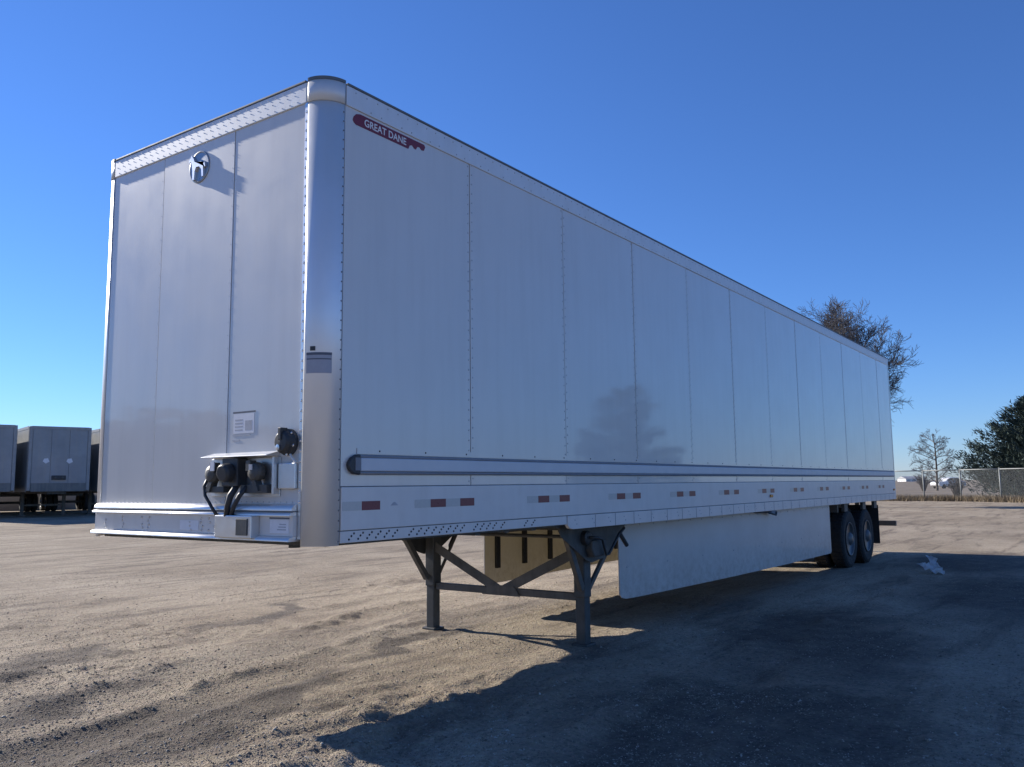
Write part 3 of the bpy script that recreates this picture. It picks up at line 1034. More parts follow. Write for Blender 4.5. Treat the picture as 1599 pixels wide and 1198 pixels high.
# side skirts: toed in towards the landing gear
for side in (0, 1):
    x0 = 4.25 if side == 0 else 4.62
    plan = [(x0, 0.30), (x0 + 0.35, 0.285), (5.6, 0.22), (7.0, 0.14), (9.0, 0.075), (11.06, 0.055)]
    if side:
        plan = [(a, W_ - b) for a, b in plan]

    def sky_(x):
        for (a, b), (c, d) in zip(plan[:-1], plan[1:]):
            if a <= x <= c:
                return b + (d - b) * (x - a) / (c - a)
        return plan[-1][1]
    m_ = MB()
    xs_ = [x0, x0 + 0.04, x0 + 0.12, x0 + 0.35] + [x0 + 0.35 + (11.02 - x0 - 0.35) * k / 16 for k in range(1, 17)] + [11.06]
    zb_ = [0.40, 0.365, 0.345] + [0.34] * (len(xs_) - 4) + [0.365]
    k_ = len(xs_)
    vs = []
    for th in (-0.005, 0.005):
        for x, z in zip(xs_, zb_):
            vs += [(x, sky_(x) + th, z), (x, sky_(x) + th, HB - 0.05)]
    fs = []
    for i in range(k_ - 1):
        a, b = 2 * i, 2 * k_ + 2 * i
        fs += [(a, a + 2, a + 3, a + 1), (b, b + 1, b + 3, b + 2), (a, b, b + 2, a + 2), (a + 1, a + 3, b + 3, b + 1)]
    fs += [(0, 1, 2 * k_ + 1, 2 * k_), (2 * k_ - 2, 4 * k_ - 2, 4 * k_ - 1, 2 * k_ - 1)]
    sko = m_.add(vs, fs).build('side_skirt', 'skirt', T)
    if side == 0:
        rv = MB()
        for k in range(24):
            xr = x0 + 0.15 + k * 0.285
            rv.rivet((xr, sky_(xr) - 0.005, HB - 0.085), (0, -1, 0), 0.009)
            if k % 3 == 0:
                rv.rivet((xr, sky_(xr) - 0.005, 0.66), (0, -1, 0), 0.009)
        rv.build('rivets', 'rivetw', sko, kind='stuff')
    dy = 0.03 if side == 0 else -0.03
    for k in range(9):
        xx = x0 + 0.24 + k * (0.66 if side else 0.72)
        yc = sky_(xx)
        MB().box(xx - 0.035, xx + 0.035, yc + dy - 0.018, yc + dy + 0.018, 0.52 if side else 0.62, 1.10).build('skirt_strut', 'dark', sko)
    MB().tube([(x, sky_(x) + dy * 2.2, 0.945) for x in xs_[::3]], 0.014, 4).build('skirt_stringer', 'dark', sko)
    if side == 0:
        MB().tube([(7.55, 0.06, 1.115), (7.95, 0.02, 1.105), (8.05, -0.02, 1.075), (8.15, -0.03, 1.06), (8.2, -0.02, 1.10)], 0.012, 6).build('strap_end', 'dark', sko)
        MB().box(8.02, 8.22, -0.012, 0.03, 1.075, 1.118).build('strap_bracket', 'seam', sko)

# landing gear
LX, LYN, LYF = 3.63, 0.36, 2.23
LG = empty('landing_gear', (0, 0, 0)); LG.parent = T
for yv in (LYN, LYF):
    s = -1 if yv == LYN else 1
    lg = MB().box(LX - 0.062, LX + 0.062, yv - 0.062, yv + 0.062, 0.44, 1.10).build('leg', 'steel', LG, bevel=0.010)
    gz = hz(LX, yv)
    MB().box(LX - 0.052, LX + 0.052, yv - 0.052, yv + 0.052, gz + 0.01, 0.45).build('leg_tube', 'steel', lg, bevel=0.008)
    MB().box(LX - 0.085, LX + 0.085, yv - 0.085, yv + 0.085, gz - 0.02, gz + 0.022).build('foot', 'steel', lg, bevel=0.006)
    # wing plate that carries the leg
    MB().prism([(LX - 0.60, 1.100), (LX + 0.66, 1.100), (LX + 0.64, 1.04), (LX + 0.22, 0.80), (LX - 0.02, 0.77), (LX - 0.12, 0.80), (LX - 0.56, 1.04)], 1,
               yv + s * 0.112, yv + s * 0.120).build('wing_plate', 'steel', lg)
    MB().box(LX - 0.62, LX + 0.68, yv - 0.15, yv + 0.15, 1.1005, 1.147).build('mount_plate', 'steel', lg, bevel=0.004)
    MB().bar((LX - 0.42, yv + s * 0.085, 1.05), (LX - 0.068, yv + s * 0.03, 0.52), 0.06, 0.05, (1, 0, 0)).build('leg_brace', 'steelgrey', lg, bevel=0.004)
    MB().bar((LX + 0.56, yv + s * 0.085, 1.06), (LX + 0.068, yv + s * 0.02, 0.50), 0.045, 0.035, (1, 0, 0)).build('leg_brace', 'steelgrey', lg, bevel=0.004)
    if yv == LYN:
        MB().prism([(LX - 0.13, 0.985), (LX + 0.12, 0.985), (LX + 0.14, 0.90), (LX + 0.08, 0.83), (LX - 0.10, 0.83), (LX - 0.14, 0.90)], 1, yv - 0.20, yv - 0.1205).build('gearbox', 'steel', lg, bevel=0.012)
        MB().lathe([(0.065, 0), (0.065, 0.05), (0.045, 0.06), (0, 0.061)], (LX - 0.16, yv - 0.1205, 1.01), (0, -1, 0), 16).build('gear_housing', 'dark', lg)
        MB().tube([(LX - 0.16, yv - 0.15, 1.015), (LX - 0.16, yv - 0.235, 1.015), (LX - 0.10, yv - 0.24, 1.01), (LX - 0.02, yv - 0.24, 0.99), (LX + 0.05, yv - 0.24, 0.84), (LX + 0.10, yv - 0.24, 0.845),
                   (LX + 0.32, yv - 0.24, 1.03), (LX + 0.42, yv - 0.24, 1.075)], 0.013, 8).build('crank', 'dark', lg, smooth=True)
        MB().tube([(LX + 0.32, yv - 0.24, 1.03), (LX + 0.455, yv - 0.245, 0.905)], 0.021, 8).build('crank_grip', 'dark', lg)
MB().box(LX - 0.03, LX + 0.03, LYN + 0.063, LYF - 0.063, 0.405, 0.475).build('cross_brace', 'steelgrey', LG, bevel=0.004)
ym = (LYN + LYF) / 2
MB().bar((LX - 0.036, LYF - 0.05, 0.86), (LX - 0.036, ym + 0.04, 0.46), 0.095, 0.008, (0, 0, 1)).build('diagonal_brace', 'steelgrey', LG)
MB().bar((LX - 0.036, LYN + 0.05, 0.86), (LX - 0.036, ym - 0.04, 0.46), 0.095, 0.008, (0, 0, 1)).build('diagonal_brace', 'steelgrey', LG)
MB().prism([(ym - 0.24, 0.40), (ym + 0.24, 0.40), (ym + 0.16, 0.50), (ym - 0.16, 0.50)], 0, LX - 0.046, LX - 0.041).build('gusset', 'steelgrey', LG)
MB().tube([(LX + 0.02, LYN + 0.06, 1.0), (LX + 0.02, LYF - 0.06, 1.0)], 0.018, 8).build('cross_shaft', 'steel', LG)

# bogie: two axles on dual tyres
BG = empty('bogie', (0, 0, 0)); BG.parent = T
MB().box(11.5, 14.6, 0.72, 0.80, 0.86, 1.05).build('slider_rail', 'steel', BG)
MB().box(11.5, 14.6, W_ - 0.80, W_ - 0.72, 0.86, 1.05).build('slider_rail', 'steel', BG)
TR = 0.50
tprof = [(0.29, 0.02), (0.36, 0.005), (0.44, 0.0), (0.478, 0.018), (0.497, 0.05), (0.50, 0.13), (0.497, 0.21), (0.478, 0.242), (0.44, 0.26), (0.36, 0.255), (0.29, 0.24), (0.29, 0.02)]
tb = MB().lathe(tprof, (0, 0, 0), (0, 1, 0), 40)
for k in range(40):                                       # tread lugs
    th = 2 * pi * k / 40
    for yv in (0.035, 0.10, 0.165):
        c0, s0 = cos(th), sin(th)
        p0 = Vector((c0 * 0.497, yv, s0 * 0.497)); p1 = Vector((c0 * 0.497, yv + 0.055, s0 * 0.497))
        tb.bar(p0, p1, 0.055, 0.02, (-s0, 0, c0))
tyre_me = tb.mesh('tyre'); tyre_me.materials.append(M['rubber'])
rim_me = MB().lathe([(0.292, 0.010), (0.286, 0.0), (0.270, 0.012), (0.262, 0.06), (0.20, 0.075), (0.135, 0.060), (0.125, 0.025), (0.105, 0.0), (0.075, -0.03), (0.0, -0.032)],
                    (0, 0.0, 0), (0, 1, 0), 32).mesh('rim', True); rim_me.materials.append(M['rim'])
rim_in = MB().lathe([(0.292, 0.25), (0.27, 0.24), (0.26, 0.10), (0.0, 0.10)], (0, 0, 0), (0, 1, 0), 24).mesh('rim', True); rim_in.materials.append(M['rim'])
nut_me = MB().lathe([(0.016, 0), (0.016, -0.03), (0, -0.032)], (0, 0, 0), (0, 1, 0), 6).mesh('wheel_nut'); nut_me.materials.append(M['galv'])
for ax in (12.25, 13.50):
    for yv, outer in ((0.035, True), (0.34, False)):
        for side in (0, 1):
            gz = max(hz(ax, yv if side == 0 else W_ - yv), -0.02)
            w = empty('wheel', (ax, yv if side == 0 else W_ - yv, TR + gz * 0.6 - 0.004), 0 if side == 0 else pi)
            w.parent = BG
            share('tyre', tyre_me, w)
            share('rim', rim_me if outer else rim_in, w)
            if outer:
                for q in range(10):
                    a = 2 * pi * q / 10
                    share('wheel_nut', nut_me, w, (0.165 * cos(a), 0.068, 0.165 * sin(a)))
    MB().tube([(ax, 0.12, TR), (ax, W_ - 0.12, TR)], 0.065, 12).build('axle', 'steel', BG)
    for yv in (0.72, W_ - 0.80):
        MB().box(ax - 0.10, ax + 0.10, yv, yv + 0.08, TR + 0.06, 0.86).build('axle_seat', 'steel', BG)
mf = MB().box(14.55, 14.57, 0.06, 0.66, 0.28, 1.03).build('mud_flap', 'rubber', T)
mf = MB().box(14.55, 14.57, W_ - 0.66, W_ - 0.06, 0.28, 1.03).build('mud_flap', 'rubber', T)
MB().box(11.55, 11.60, 0.05, 0.62, 0.98, 1.10).build('flap_hanger', 'steel', BG)
for xx in (12.0, 13.3, 14.2):
    MB().box(xx, xx + 0.22, 0.05, 0.10, 0.98, 1.118).build('rail_hanger', 'steel', BG)

# ------------------------------------------------------------------ parked trailers in the background


def parked():
    P = empty('parked_trailer', (0, 0, 0))
    ln = 14.6
    MB().box(0.03, ln, 0.012, W_ - 0.012, 1.18, 4.06).build('box_body', 'hazewhite', P)
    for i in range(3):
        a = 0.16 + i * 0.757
        MB().box(0.0, 0.03, a + 0.006, a + 0.751, 1.52, 3.95).build('front_panel', 'hazewhite', P, bevel=0.003)
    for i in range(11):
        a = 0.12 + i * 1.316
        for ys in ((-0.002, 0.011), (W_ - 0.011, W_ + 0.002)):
            MB().box(a + 0.006, a + 1.31, ys[0], ys[1], 1.42, 3.95).build('side_panel', 'hazewhite', P)
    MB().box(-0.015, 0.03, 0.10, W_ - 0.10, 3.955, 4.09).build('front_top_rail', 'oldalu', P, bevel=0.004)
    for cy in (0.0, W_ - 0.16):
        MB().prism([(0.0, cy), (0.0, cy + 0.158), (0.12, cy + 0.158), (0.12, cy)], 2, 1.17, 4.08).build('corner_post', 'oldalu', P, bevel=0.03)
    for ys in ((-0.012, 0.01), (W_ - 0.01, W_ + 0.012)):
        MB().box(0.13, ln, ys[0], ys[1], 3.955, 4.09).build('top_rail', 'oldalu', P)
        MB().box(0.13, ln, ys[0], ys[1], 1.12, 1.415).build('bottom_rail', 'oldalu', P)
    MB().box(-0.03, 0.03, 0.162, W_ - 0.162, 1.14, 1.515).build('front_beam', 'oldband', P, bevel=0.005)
    b = MB().box(-0.09, -0.001, 1.02, 1.60, 1.66, 1.86).build('connection_box', 'dark', P, bevel=0.01)
    MB().lathe([(0.05, 0), (0.05, 0.04), (0, 0.05)], (-0.09, 1.17, 1.76), (-1, 0, 0), 12).build('gladhand', 'steel', b)
    MB().lathe([(0.05, 0), (0.05, 0.04), (0, 0.05)], (-0.09, 1.45, 1.76), (-1, 0, 0), 12).build('gladhand', 'steel', b)
    for yv in (0.75, 1.72):
        MB().prism([(yv, 2.48), (yv + 0.15, 2.40), (yv + 0.27, 2.50), (yv + 0.22, 2.62), (yv + 0.06, 2.64)], 0, -0.002, -0.0005).build('sticker', 'sticker', P)
    for yv in (0.4, W_ - 0.4):
        lg = MB().box(3.0, 3.13, yv - 0.07, yv + 0.07, 0.0, 1.16).build('landing_leg', 'steel', P)
        MB().box(2.93, 3.2, yv - 0.14, yv + 0.14, -0.03, 0.03).build('foot', 'steel', lg)
    MB().box(3.03, 3.09, 0.47, W_ - 0.47, 0.45, 0.53).build('cross_brace', 'steelgrey', P)
    for ax in (11.4, 12.7):
        MB().tube([(ax, 0.2, TR), (ax, W_ - 0.2, TR)], 0.06, 8).build('axle', 'steel', P)
        for yv, rz in ((0.03, 0), (0.34, 0), (W_ - 0.03, pi), (W_ - 0.34, pi)):
            w = empty('wheel', (ax, yv, TR), rz); w.parent = P
            share('tyre', tyre_me, w); share('rim', rim_me, w)
    MB().box(11.0, 13.4, 0.7, W_ - 0.7, 0.85, 1.16).build('bogie_frame', 'steel', P)
    MB().box(0.3, ln - 0.2, 0.9, W_ - 0.9, 1.02, 1.17).build('floor_beams', 'steel', P)
    return P


PA = radians(75)
corner = at(138, 790, 39.5)
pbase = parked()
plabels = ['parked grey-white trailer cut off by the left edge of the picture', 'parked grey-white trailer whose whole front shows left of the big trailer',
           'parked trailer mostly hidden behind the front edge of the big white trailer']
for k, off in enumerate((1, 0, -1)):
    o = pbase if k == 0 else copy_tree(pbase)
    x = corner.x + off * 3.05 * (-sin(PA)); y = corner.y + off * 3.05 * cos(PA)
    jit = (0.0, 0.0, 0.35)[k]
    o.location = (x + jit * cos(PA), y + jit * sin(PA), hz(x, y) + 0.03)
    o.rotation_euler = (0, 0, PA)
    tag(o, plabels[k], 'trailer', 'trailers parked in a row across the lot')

# added low dirt bank: blocks the sunlit ground seen beneath the parked row
bk = MB()
bx = Vector((corner.x, corner.y, 0)) + Vector((cos(PA), sin(PA), 0)) * 17.5
lv = Vector((-sin(PA), cos(PA), 0))
dvv = Vector((cos(PA), sin(PA), 0))
rows = []
rg = np.random.default_rng(2)
for i in range(41):
    c = bx + lv * (i - 18) * 1.2
    hgt_ = 1.35 + 0.25 * sin(i * 0.8) + rg.normal(0, 0.06)
    row = []
    for off, zz in ((-2.6, -0.05), (-1.5, 0.55), (-0.6, 0.92), (0.3, 1.0), (1.4, 0.6), (2.8, -0.05)):
        q_ = c + dvv * (off + rg.normal(0, 0.12))
        row.append((q_.x, q_.y, hz(q_.x, q_.y) + zz * hgt_))
    rows.append(row)
bk.add([q_ for r in rows for q_ in r], [(i * 6 + k, i * 6 + k + 1, i * 6 + k + 7, i * 6 + k + 6) for i in range(40) for k in range(5)])
tag(bk.build('added_blocker_bank', 'field', smooth=True), 'added low bank of brown dirt hiding the sunlit ground behind the parked trailers', kind='structure')

# ------------------------------------------------------------------ chain link fence
FN = empty('chain_link_fence', (0, 0, 0))
tag(FN, 'galvanised chain link fence along the field edge, in front of the evergreen', 'fence')
px_depth = [(1325, 55.0), (1384, 53.4), (1443, 51.8), (1501, 50.0), (1563, 47.6), (1630, 45.2)]
pp = []
for px, d in px_depth:
    q = at(px, 770, d)
    pp.append(Vector((q.x, q.y, hz(q.x, q.y))))
FH = 1.83
pm = MB().tube([(0, 0, -0.1), (0, 0, FH + 0.03)], 0.038, 10).mesh('fence_post', True); pm.materials.append(M['galv'])
capm = MB().lathe([(0.045, 0), (0.045, 0.02), (0.02, 0.05), (0, 0.055)], (0, 0, FH + 0.03), (0, 0, 1), 10).mesh('post_cap'); capm.materials.append(M['galv'])
for q in pp:
    o = share('fence_post', pm, FN, q)
    share('post_cap', capm, o)
for a, b in zip(pp[:-1], pp[1:]):
    MB().tube([a + Vector((0, 0, FH)), b + Vector((0, 0, FH))], 0.030, 8).build('top_rail', 'galv', FN, smooth=True)
    MB().tube([a + Vector((0, 0, 0.06)), b + Vector((0, 0, 0.06))], 0.005, 4).build('tension_wire', 'galv', FN)
    cm = MB()
    d = b - a
    ln = Vector((d.x, d.y, 0)).length
    e = Vector((d.x, d.y, 0)) / ln
    hgt = FH - 0.05
    k = int((ln + hgt) / 0.075)
    for i in range(k):
        for sg in (1, -1):
            s0 = i * 0.075 - hgt if sg > 0 else i * 0.075
            t0, t1 = max(0, -s0) if sg > 0 else max(0, s0 - ln), min(hgt, ln - s0) if sg > 0 else min(hgt, s0)
            if t1 - t0 < 0.02:
                continue
            sl = lambda t: a + e * (s0 + sg * t) + Vector((0, 0, 0.05 + t + d.z * ((s0 + sg * t) / ln)))
            cm.tube([sl(t0), sl(t1)], 0.0032, 3, False)
    cm.build('chain_mesh', 'galv', FN, kind='stuff')

# ------------------------------------------------------------------ trees


def bare_tree(name, loc, hgt, rad, seed, r0, label, leader=0.55, low=0.3, limbs=11, twig=0.012, sub=(9, 6, 4), lean=(0, 0)):
    """central stem with limbs reaching out to an egg-shaped crown, each limb feathered with three orders of twigs"""
    random.seed(seed)
    t = empty(name, loc)
    trunk, crown = MB(), MB()

    def path(p, d, ln, k, wig, lift):
        pts = [p.copy()]
        q, dd = p.copy(), d.normalized()
        for i in range(k):
            dd = (dd + Vector((random.gauss(0, wig), random.gauss(0, wig), random.gauss(lift, wig * 0.7)))).normalized()
            q = q + dd * (ln / k)
            pts.append(q.copy())
        return pts

    def on(pts, f):
        k = len(pts) - 1
        i = min(k - 1, int(f * k))
        return pts[i].lerp(pts[i + 1], f * k - i), (pts[i + 1] - pts[i]).normalized()

    def taper(r, k, e):
        return [r + (e - r) * i / k for i in range(k + 1)]

    def grow(pts, ln, r, lev):
        if lev >= len(sub):
            return
        for j in range(sub[lev]):
            f = 0.22 + 0.78 * (j + random.random()) / sub[lev]
            p, d = on(pts, min(0.999, f))
            ax = Vector((random.gauss(0, 1), random.gauss(0, 1), random.gauss(0.25, 0.7)))
            ax = (ax - d * ax.dot(d)).normalized()
            a = radians(random.uniform(28, 62))
            l2 = ln * random.uniform(0.32, 0.60) * (1.1 - 0.45 * f)
            r2 = max(twig * 0.6, r * (1 - 0.75 * f) * 0.5)
            k = 4 if lev == 0 else 3
            sp = path(p, d * cos(a) + ax * sin(a), l2, k, 0.13, 0.04)
            crown.tube(sp, taper(r2, k, twig * 0.4), 4 if lev == 0 else 3, False)
            grow(sp, l2 * 1.15, r2, lev + 1)

    stem = path(Vector((0, 0, -0.15)), Vector((lean[0], lean[1], 1)), hgt * leader + 0.15, 7, 0.045, 0.05)
    trunk.tube(stem, taper(r0, 7, r0 * 0.22), 10, False)
    zc = hgt * (low + 1) / 2
    for i in range(limbs):
        f = low * 0.75 / leader + (1 - low * 0.75 / leader) * (i + random.random() * 0.6) / limbs
        p, d = on(stem, min(0.999, f))
        az = i * 2.4 + random.uniform(-0.4, 0.4)
        top = (i + 0.5) / limbs
        zt = hgt * (low + (1 - low) * (0.10 + 0.88 * top))
        rr = rad * math.sqrt(max(0.05, 1 - ((zt - zc) / (hgt - zc + 0.3)) ** 2)) * random.uniform(0.75, 1.05)
        tgt = Vector((rr * cos(az), rr * sin(az), zt))
        v = tgt - p
        r = r0 * (0.42 - 0.2 * f)
        lp = path(p, v.normalized() + Vector((0, 0, 0.10)), v.length, 6, 0.10, 0.0)
        trunk.tube(lp, taper(r, 6, twig), 6, False)
        grow(lp, v.length, r, 0)
    grow(stem[3:], hgt * 0.4, r0 * 0.5, 0)
    trunk.build('trunk', 'bark', t, smooth=True)
    crown.build('crown', 'twig', t, smooth=True)
    tag(t, label, 'tree')
    return t


q = at(1316, 760, 42)
bare_tree('bare_tree', (q.x, q.y, hz(q.x, q.y)), 9.3, 2.95, 12, 0.28, 'large bare deciduous tree rising behind the rear end of the big trailer', 0.6, 0.36, 28, 0.016, (14, 11, 7))
q = at(1463, 760, 95)
bare_tree('bare_tree', (q.x, q.y, hz(q.x, q.y)), 6.4, 2.3, 5, 0.15, 'small bare tree standing alone in the field, left of the evergreen', 0.95, 0.14, 18, 0.022, (8, 5, 3))


def conifer(name, loc, hgt, rad, seed, label, nb=230, dens=95):
    random.seed(seed)
    rg = np.random.default_rng(seed)
    t = empty(name, loc)
    MB().tube([(0, 0, -0.2), (0.05, 0, hgt * 0.5), (0, 0.03, hgt * 0.97)], [0.24, 0.14, 0.03], 8).build('trunk', 'bark', t, smooth=True)
    V, limbs = [], MB()
    for b in range(nb):
        f = (b + random.random()) / nb
        z = hgt * (0.015 + 0.965 * f ** 1.35)
        R = rad * (1 - (z / hgt)) ** 0.72 * random.uniform(0.62, 1.12) + 0.25
        az = random.uniform(0, 2 * pi)
        up_ = random.uniform(0.12, 0.55)
        p0 = np.array([0, 0, z - 0.2 * R]); tip = np.array([R * cos(az), R * sin(az), z + up_ * R * 0.75])
        limbs.tube([p0, (p0 + tip) / 2 + np.array([0, 0, -0.08 * R]), tip], [0.05, 0.03, 0.008], 4, False)
        k = int(dens * (0.35 + R / rad))
        u = 0.25 + 0.75 * rg.random(k) ** 0.6
        c = p0 + (tip - p0) * u[:, None]
        c[:, 2] += -0.08 * R * np.sin(u * pi)
        sc = (0.42 * R * (1.08 - u) * 0.6 + 0.10)[:, None]
        c += rg.normal(0, 1, (k, 3)) * sc * np.array([1, 1, 0.55])
        d = (tip - p0) / np.linalg.norm(tip - p0) + rg.normal(0, 0.45, (k, 3)) + np.array([0, 0, 0.35])
        d /= np.linalg.norm(d, axis=1)[:, None]
        s = rg.normal(0, 1, (k, 3)); s -= d * (s * d).sum(1)[:, None]; s /= np.linalg.norm(s, axis=1)[:, None]
        ln = (0.16 + 0.20 * rg.random(k))[:, None]; wd = (0.022 + 0.030 * rg.random(k))[:, None]
        V.append(np.stack([c - s * wd, c + s * wd, c + d * ln + s * wd * 0.25, c + d * ln - s * wd * 0.25], 1))
    V = np.concatenate(V).reshape(-1, 4, 3)
    nq = len(V)
    me = bpy.data.meshes.new('crown')
    me.vertices.add(nq * 4); me.vertices.foreach_set('co', V.ravel())
    me.loops.add(nq * 4); me.loops.foreach_set('vertex_index', np.arange(nq * 4))
    me.polygons.add(nq); me.polygons.foreach_set('loop_start', np.arange(0, nq * 4, 4))
    me.update(calc_edges=True)
    me.materials.append(M['needle'])
    share('crown', me, t)
    limbs.build('limbs', 'bark', t)
    tag(t, label, 'tree')
    return t


q = at(1672, 760, 58)
conifer('evergreen_tree', (q.x, q.y, hz(q.x, q.y)), 8.2, 6.3, 3, 'dark bushy evergreen tree behind the fence at the right edge', 340, 330)
# the evergreen that the glossy side panels mirror
rx, ry = 3.9 + 34 * cos(radians(-27.6)), 34 * sin(radians(-27.6))
conifer('evergreen_tree', (rx, ry, hz(rx, ry)), 6.0, 3.0, 8, 'pointed evergreen tree seen only as a dark reflection in the big trailer side', 120, 70)

# low wood that the front skin mirrors, one mass
rg = np.random.default_rng(21)
wv = []
for i in range(46):
    a = radians(112 + 26 * i / 45)
    dist = 85 + rg.normal(0, 4)
    c0 = np.array([dist * cos(a), dist * sin(a), 0])
    hh = 6.6 + 1.4 * sin(i * 0.9) + rg.normal(0, 0.7)
    k = 700
    c = c0 + rg.normal(0, 1, (k, 3)) * np.array([1.6, 1.6, 0]) + np.array([0, 0, 1]) * (hh * rg.random(k) ** 0.8)[:, None]
    s = rg.normal(0, 0.28, (k, 3)); d = rg.normal(0, 0.28, (k, 3)) + np.array([0, 0, 0.2])
    wv.append(np.stack([c - s, c + s, c + d], 1))
wv = np.concatenate(wv)
me = bpy.data.meshes.new('distant_wood')
me.vertices.add(len(wv) * 3); me.vertices.foreach_set('co', wv.ravel())
me.loops.add(len(wv) * 3); me.loops.foreach_set('vertex_index', np.arange(len(wv) * 3))
me.polygons.add(len(wv)); me.polygons.foreach_set('loop_start', np.arange(0, len(wv) * 3, 3))
me.update(calc_edges=True); me.materials.append(M['twig'])
o = bpy.data.objects.new('distant_wood', me); COL.objects.link(o)
tag(o, 'low wood seen only as a grey reflection in the front of the big trailer', 'wood', kind='stuff')

# shrub and weeds along the fence
def weeds(name, pts, hgt, k, mat, label, seed, cat, kind=None, wid=0.02):
    rg = np.random.default_rng(seed)
    vs = []
    for (x, y, rx, ry) in pts:
        c = np.stack([x + rg.normal(0, rx, k), y + rg.normal(0, ry, k)], -1)
        z = height(c[:, 0], c[:, 1])
        h = hgt * (0.4 + 0.8 * rg.random(k))
        an = rg.random(k) * 2 * pi
        wx, wy = np.cos(an) * wid, np.sin(an) * wid
        lean = rg.normal(0, 0.25, (k, 2)) * h[:, None]
        vs.append(np.stack([np.stack([c[:, 0] - wx, c[:, 1] - wy, z], -1), np.stack([c[:, 0] + wx, c[:, 1] + wy, z], -1),
                            np.stack([c[:, 0] + lean[:, 0], c[:, 1] + lean[:, 1], z + h], -1)], 1))
    vs = np.concatenate(vs)
    me = bpy.data.meshes.new(name)
    me.vertices.add(len(vs) * 3); me.vertices.foreach_set('co', vs.ravel())
    me.loops.add(len(vs) * 3); me.loops.foreach_set('vertex_index', np.arange(len(vs) * 3))
    me.polygons.add(len(vs)); me.polygons.foreach_set('loop_start', np.arange(0, len(vs) * 3, 3))
    me.update(calc_edges=True); me.materials.append(M[mat])
    o = bpy.data.objects.new(name, me); COL.objects.link(o)
    return tag(o, label, cat, kind=kind)


wp = []
for a, b in zip(pp[:-1], pp[1:]):
    for k in range(6):
        c = a.lerp(b, k / 6)
        wp.append((c.x + 0.2, c.y, 0.35, 0.35))
weeds('dry_weeds', wp, 0.38, 260, 'drygrass', 'dry brown weeds along the foot of the fence', 4, 'weeds', 'stuff')


def shrub(px, depth, rad, hgt, seed, label):
    q = at(px, 760, depth)
    t = empty('bare_shrub', (q.x, q.y, hz(q.x, q.y)))
    random.seed(seed)
    a, b = MB(), MB()
    for i in range(60):
        az = random.uniform(0, 2 * pi); R = rad * random.uniform(0.2, 1)
        tip = Vector((R * cos(az), R * sin(az), hgt * random.uniform(0.5, 1)))
        mid = tip * 0.5 + Vector((0, 0, 0.15 * hgt))
        a.tube([(0.1 * cos(az), 0.1 * sin(az), -0.05), mid, tip], [0.03, 0.02, 0.01], 4, False)
        for k in range(9):
            s0 = mid.lerp(tip, random.random())
            b.tube([s0, s0 + Vector((random.gauss(0, 0.25), random.gauss(0, 0.25), random.uniform(0.05, 0.35))) * rad * 0.6], [0.012, 0.007], 3, False)
    a.build('stems', 'bark', t); b.build('crown', 'twig', t)
    tag(t, label, 'shrub')


shrub(1442, 92, 1.1, 2.0, 3, 'low bare shrub at the left foot of the small tree')
shrub(1493, 62, 0.9, 1.5, 6, 'dark bare shrub behind the fence post where the evergreen begins')

# ------------------------------------------------------------------ white car far away in the field
q = at(1480, 750, 118)
CR = empty('parked_car', (q.x, q.y, hz(q.x, q.y) + 0.02), atan2(rt.y, rt.x) + 0.25)
tag(CR, 'white car parked far off in the field, between the small tree and the evergreen', 'car')
prof = [(-2.2, 0.45), (-2.25, 0.75), (-2.1, 0.95), (-1.2, 1.02), (-0.6, 1.08), (1.6, 1.08), (2.15, 1.0), (2.25, 0.75), (2.2, 0.42), (1.75, 0.32), (-1.75, 0.32)]
MB().prism(prof, 1, -0.88, 0.88).build('body', 'carwhite', CR, bevel=0.06)
cab = MB().prism([(-1.0, 1.05), (-0.35, 1.50), (0.2, 1.56), (1.1, 1.52), (1.75, 1.06)], 1, -0.76, 0.76).build('cabin', 'carwhite', CR, bevel=0.05)
for s in (-1, 1):
    MB().prism([(-0.8, 1.12), (-0.3, 1.44), (0.3, 1.48), (0.3, 1.12)], 1, s * 0.765, s * 0.770).build('side_window', 'carglass', cab)
    MB().prism([(0.38, 1.12), (0.38, 1.48), (1.0, 1.44), (1.5, 1.12)], 1, s * 0.765, s * 0.770).build('side_window', 'carglass', cab)
    for xx in (-1.4, 1.4):
        w = empty('wheel', (xx, s * 0.80, 0.32)); w.parent = CR
        MB().lathe([(0.2, -0.1), (0.31, -0.1), (0.33, -0.05), (0.33, 0.05), (0.31, 0.1), (0.2, 0.1)], (0, 0, 0), (0, 1, 0), 20).build('tyre', 'rubber', w)
        MB().lathe([(0.2, -0.09), (0.05, -0.07), (0.05, 0.07), (0.2, 0.09)], (0, 0, 0), (0, 1, 0), 20).build('rim', 'galv', w)

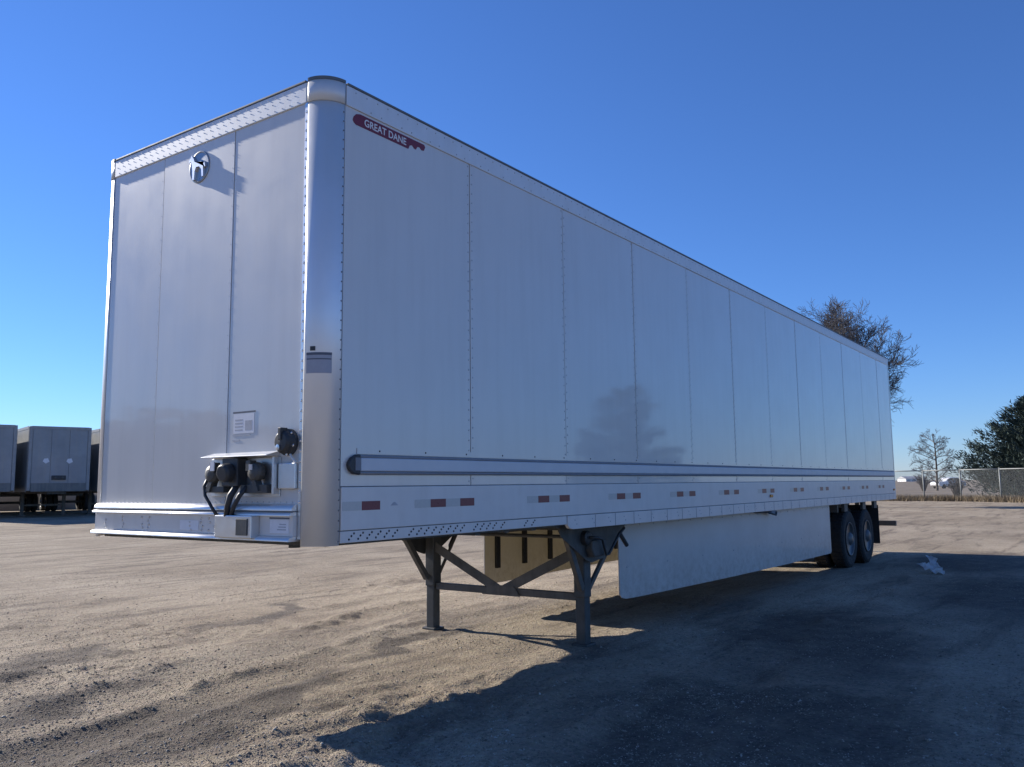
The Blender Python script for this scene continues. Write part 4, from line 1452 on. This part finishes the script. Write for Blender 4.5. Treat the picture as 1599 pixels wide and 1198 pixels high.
# low white sheds on the horizon
def shed(px, depth, ln, wd, ht, label):
    q = at(px, 750, depth)
    b = empty('farm_shed', (q.x, q.y, hz(q.x, q.y)), atan2(rt.y, rt.x) + 0.2)
    MB().box(-ln / 2, ln / 2, -wd / 2, wd / 2, 0, ht).build('wall', 'barnwhite', b)
    MB().prism([(-wd / 2 - 0.4, ht), (0, ht + wd * 0.18), (wd / 2 + 0.4, ht), (0, ht - 0.02)], 0, -ln / 2 - 0.3, ln / 2 + 0.3).build('roof', 'barnroof', b)
    for k in range(3):
        xx = -ln / 2 + ln * (k + 0.5) / 3
        MB().box(xx - 1.5, xx + 1.5, -wd / 2 - 0.08, -wd / 2 - 0.02, 0, ht * 0.7).build('door', 'barnroof', b)
    tag(b, label, 'shed')


shed(1420, 640, 13, 10, 2.2, 'low white shed on the horizon just right of the big trailer')
# scrap of white plastic lying in the shade
PS = at(1464, 908, 13.6)
random.seed(11)
Z0 = hz(PS.x, PS.y)
out = [(-0.20, 0.16), (-0.08, 0.20), (0.05, 0.17), (0.10, 0.33), (0.20, 0.30), (0.19, 0.20), (0.16, 0.10), (0.12, 0.00), (0.02, 0.01), (-0.08, 0.08)]
bm = bmesh.new()
dr = Vector((rt.x, rt.y, 0)).normalized(); df = Vector((fw.x, fw.y, 0)).normalized()
vs = []
for (a, b) in out:
    vs.append(bm.verts.new(Vector((0, 0, 0)) + dr * a + df * (b * 1.6) + Vector((0, 0, 0.02 + b * 0.72))))
f_ = bm.faces.new(vs)
bmesh.ops.triangulate(bm, faces=[f_])
bmesh.ops.subdivide_edges(bm, edges=bm.edges, cuts=3, use_grid_fill=True)
for v in bm.verts:
    v.co += Vector((random.gauss(0, 0.016), random.gauss(0, 0.016), random.gauss(0, 0.022)))
    v.co.z = max(0.004, v.co.z)
me = bpy.data.meshes.new('plastic_scrap'); bm.to_mesh(me); bm.free()
me.materials.append(M['paper'])
o = bpy.data.objects.new('plastic_scrap', me); COL.objects.link(o)
o.location = (PS.x, PS.y, Z0)
sm = o.modifiers.new('thickness', 'SOLIDIFY'); sm.thickness = 0.004
tag(o, 'crumpled pale scrap lying on the shaded ground right of the wheels', 'litter')
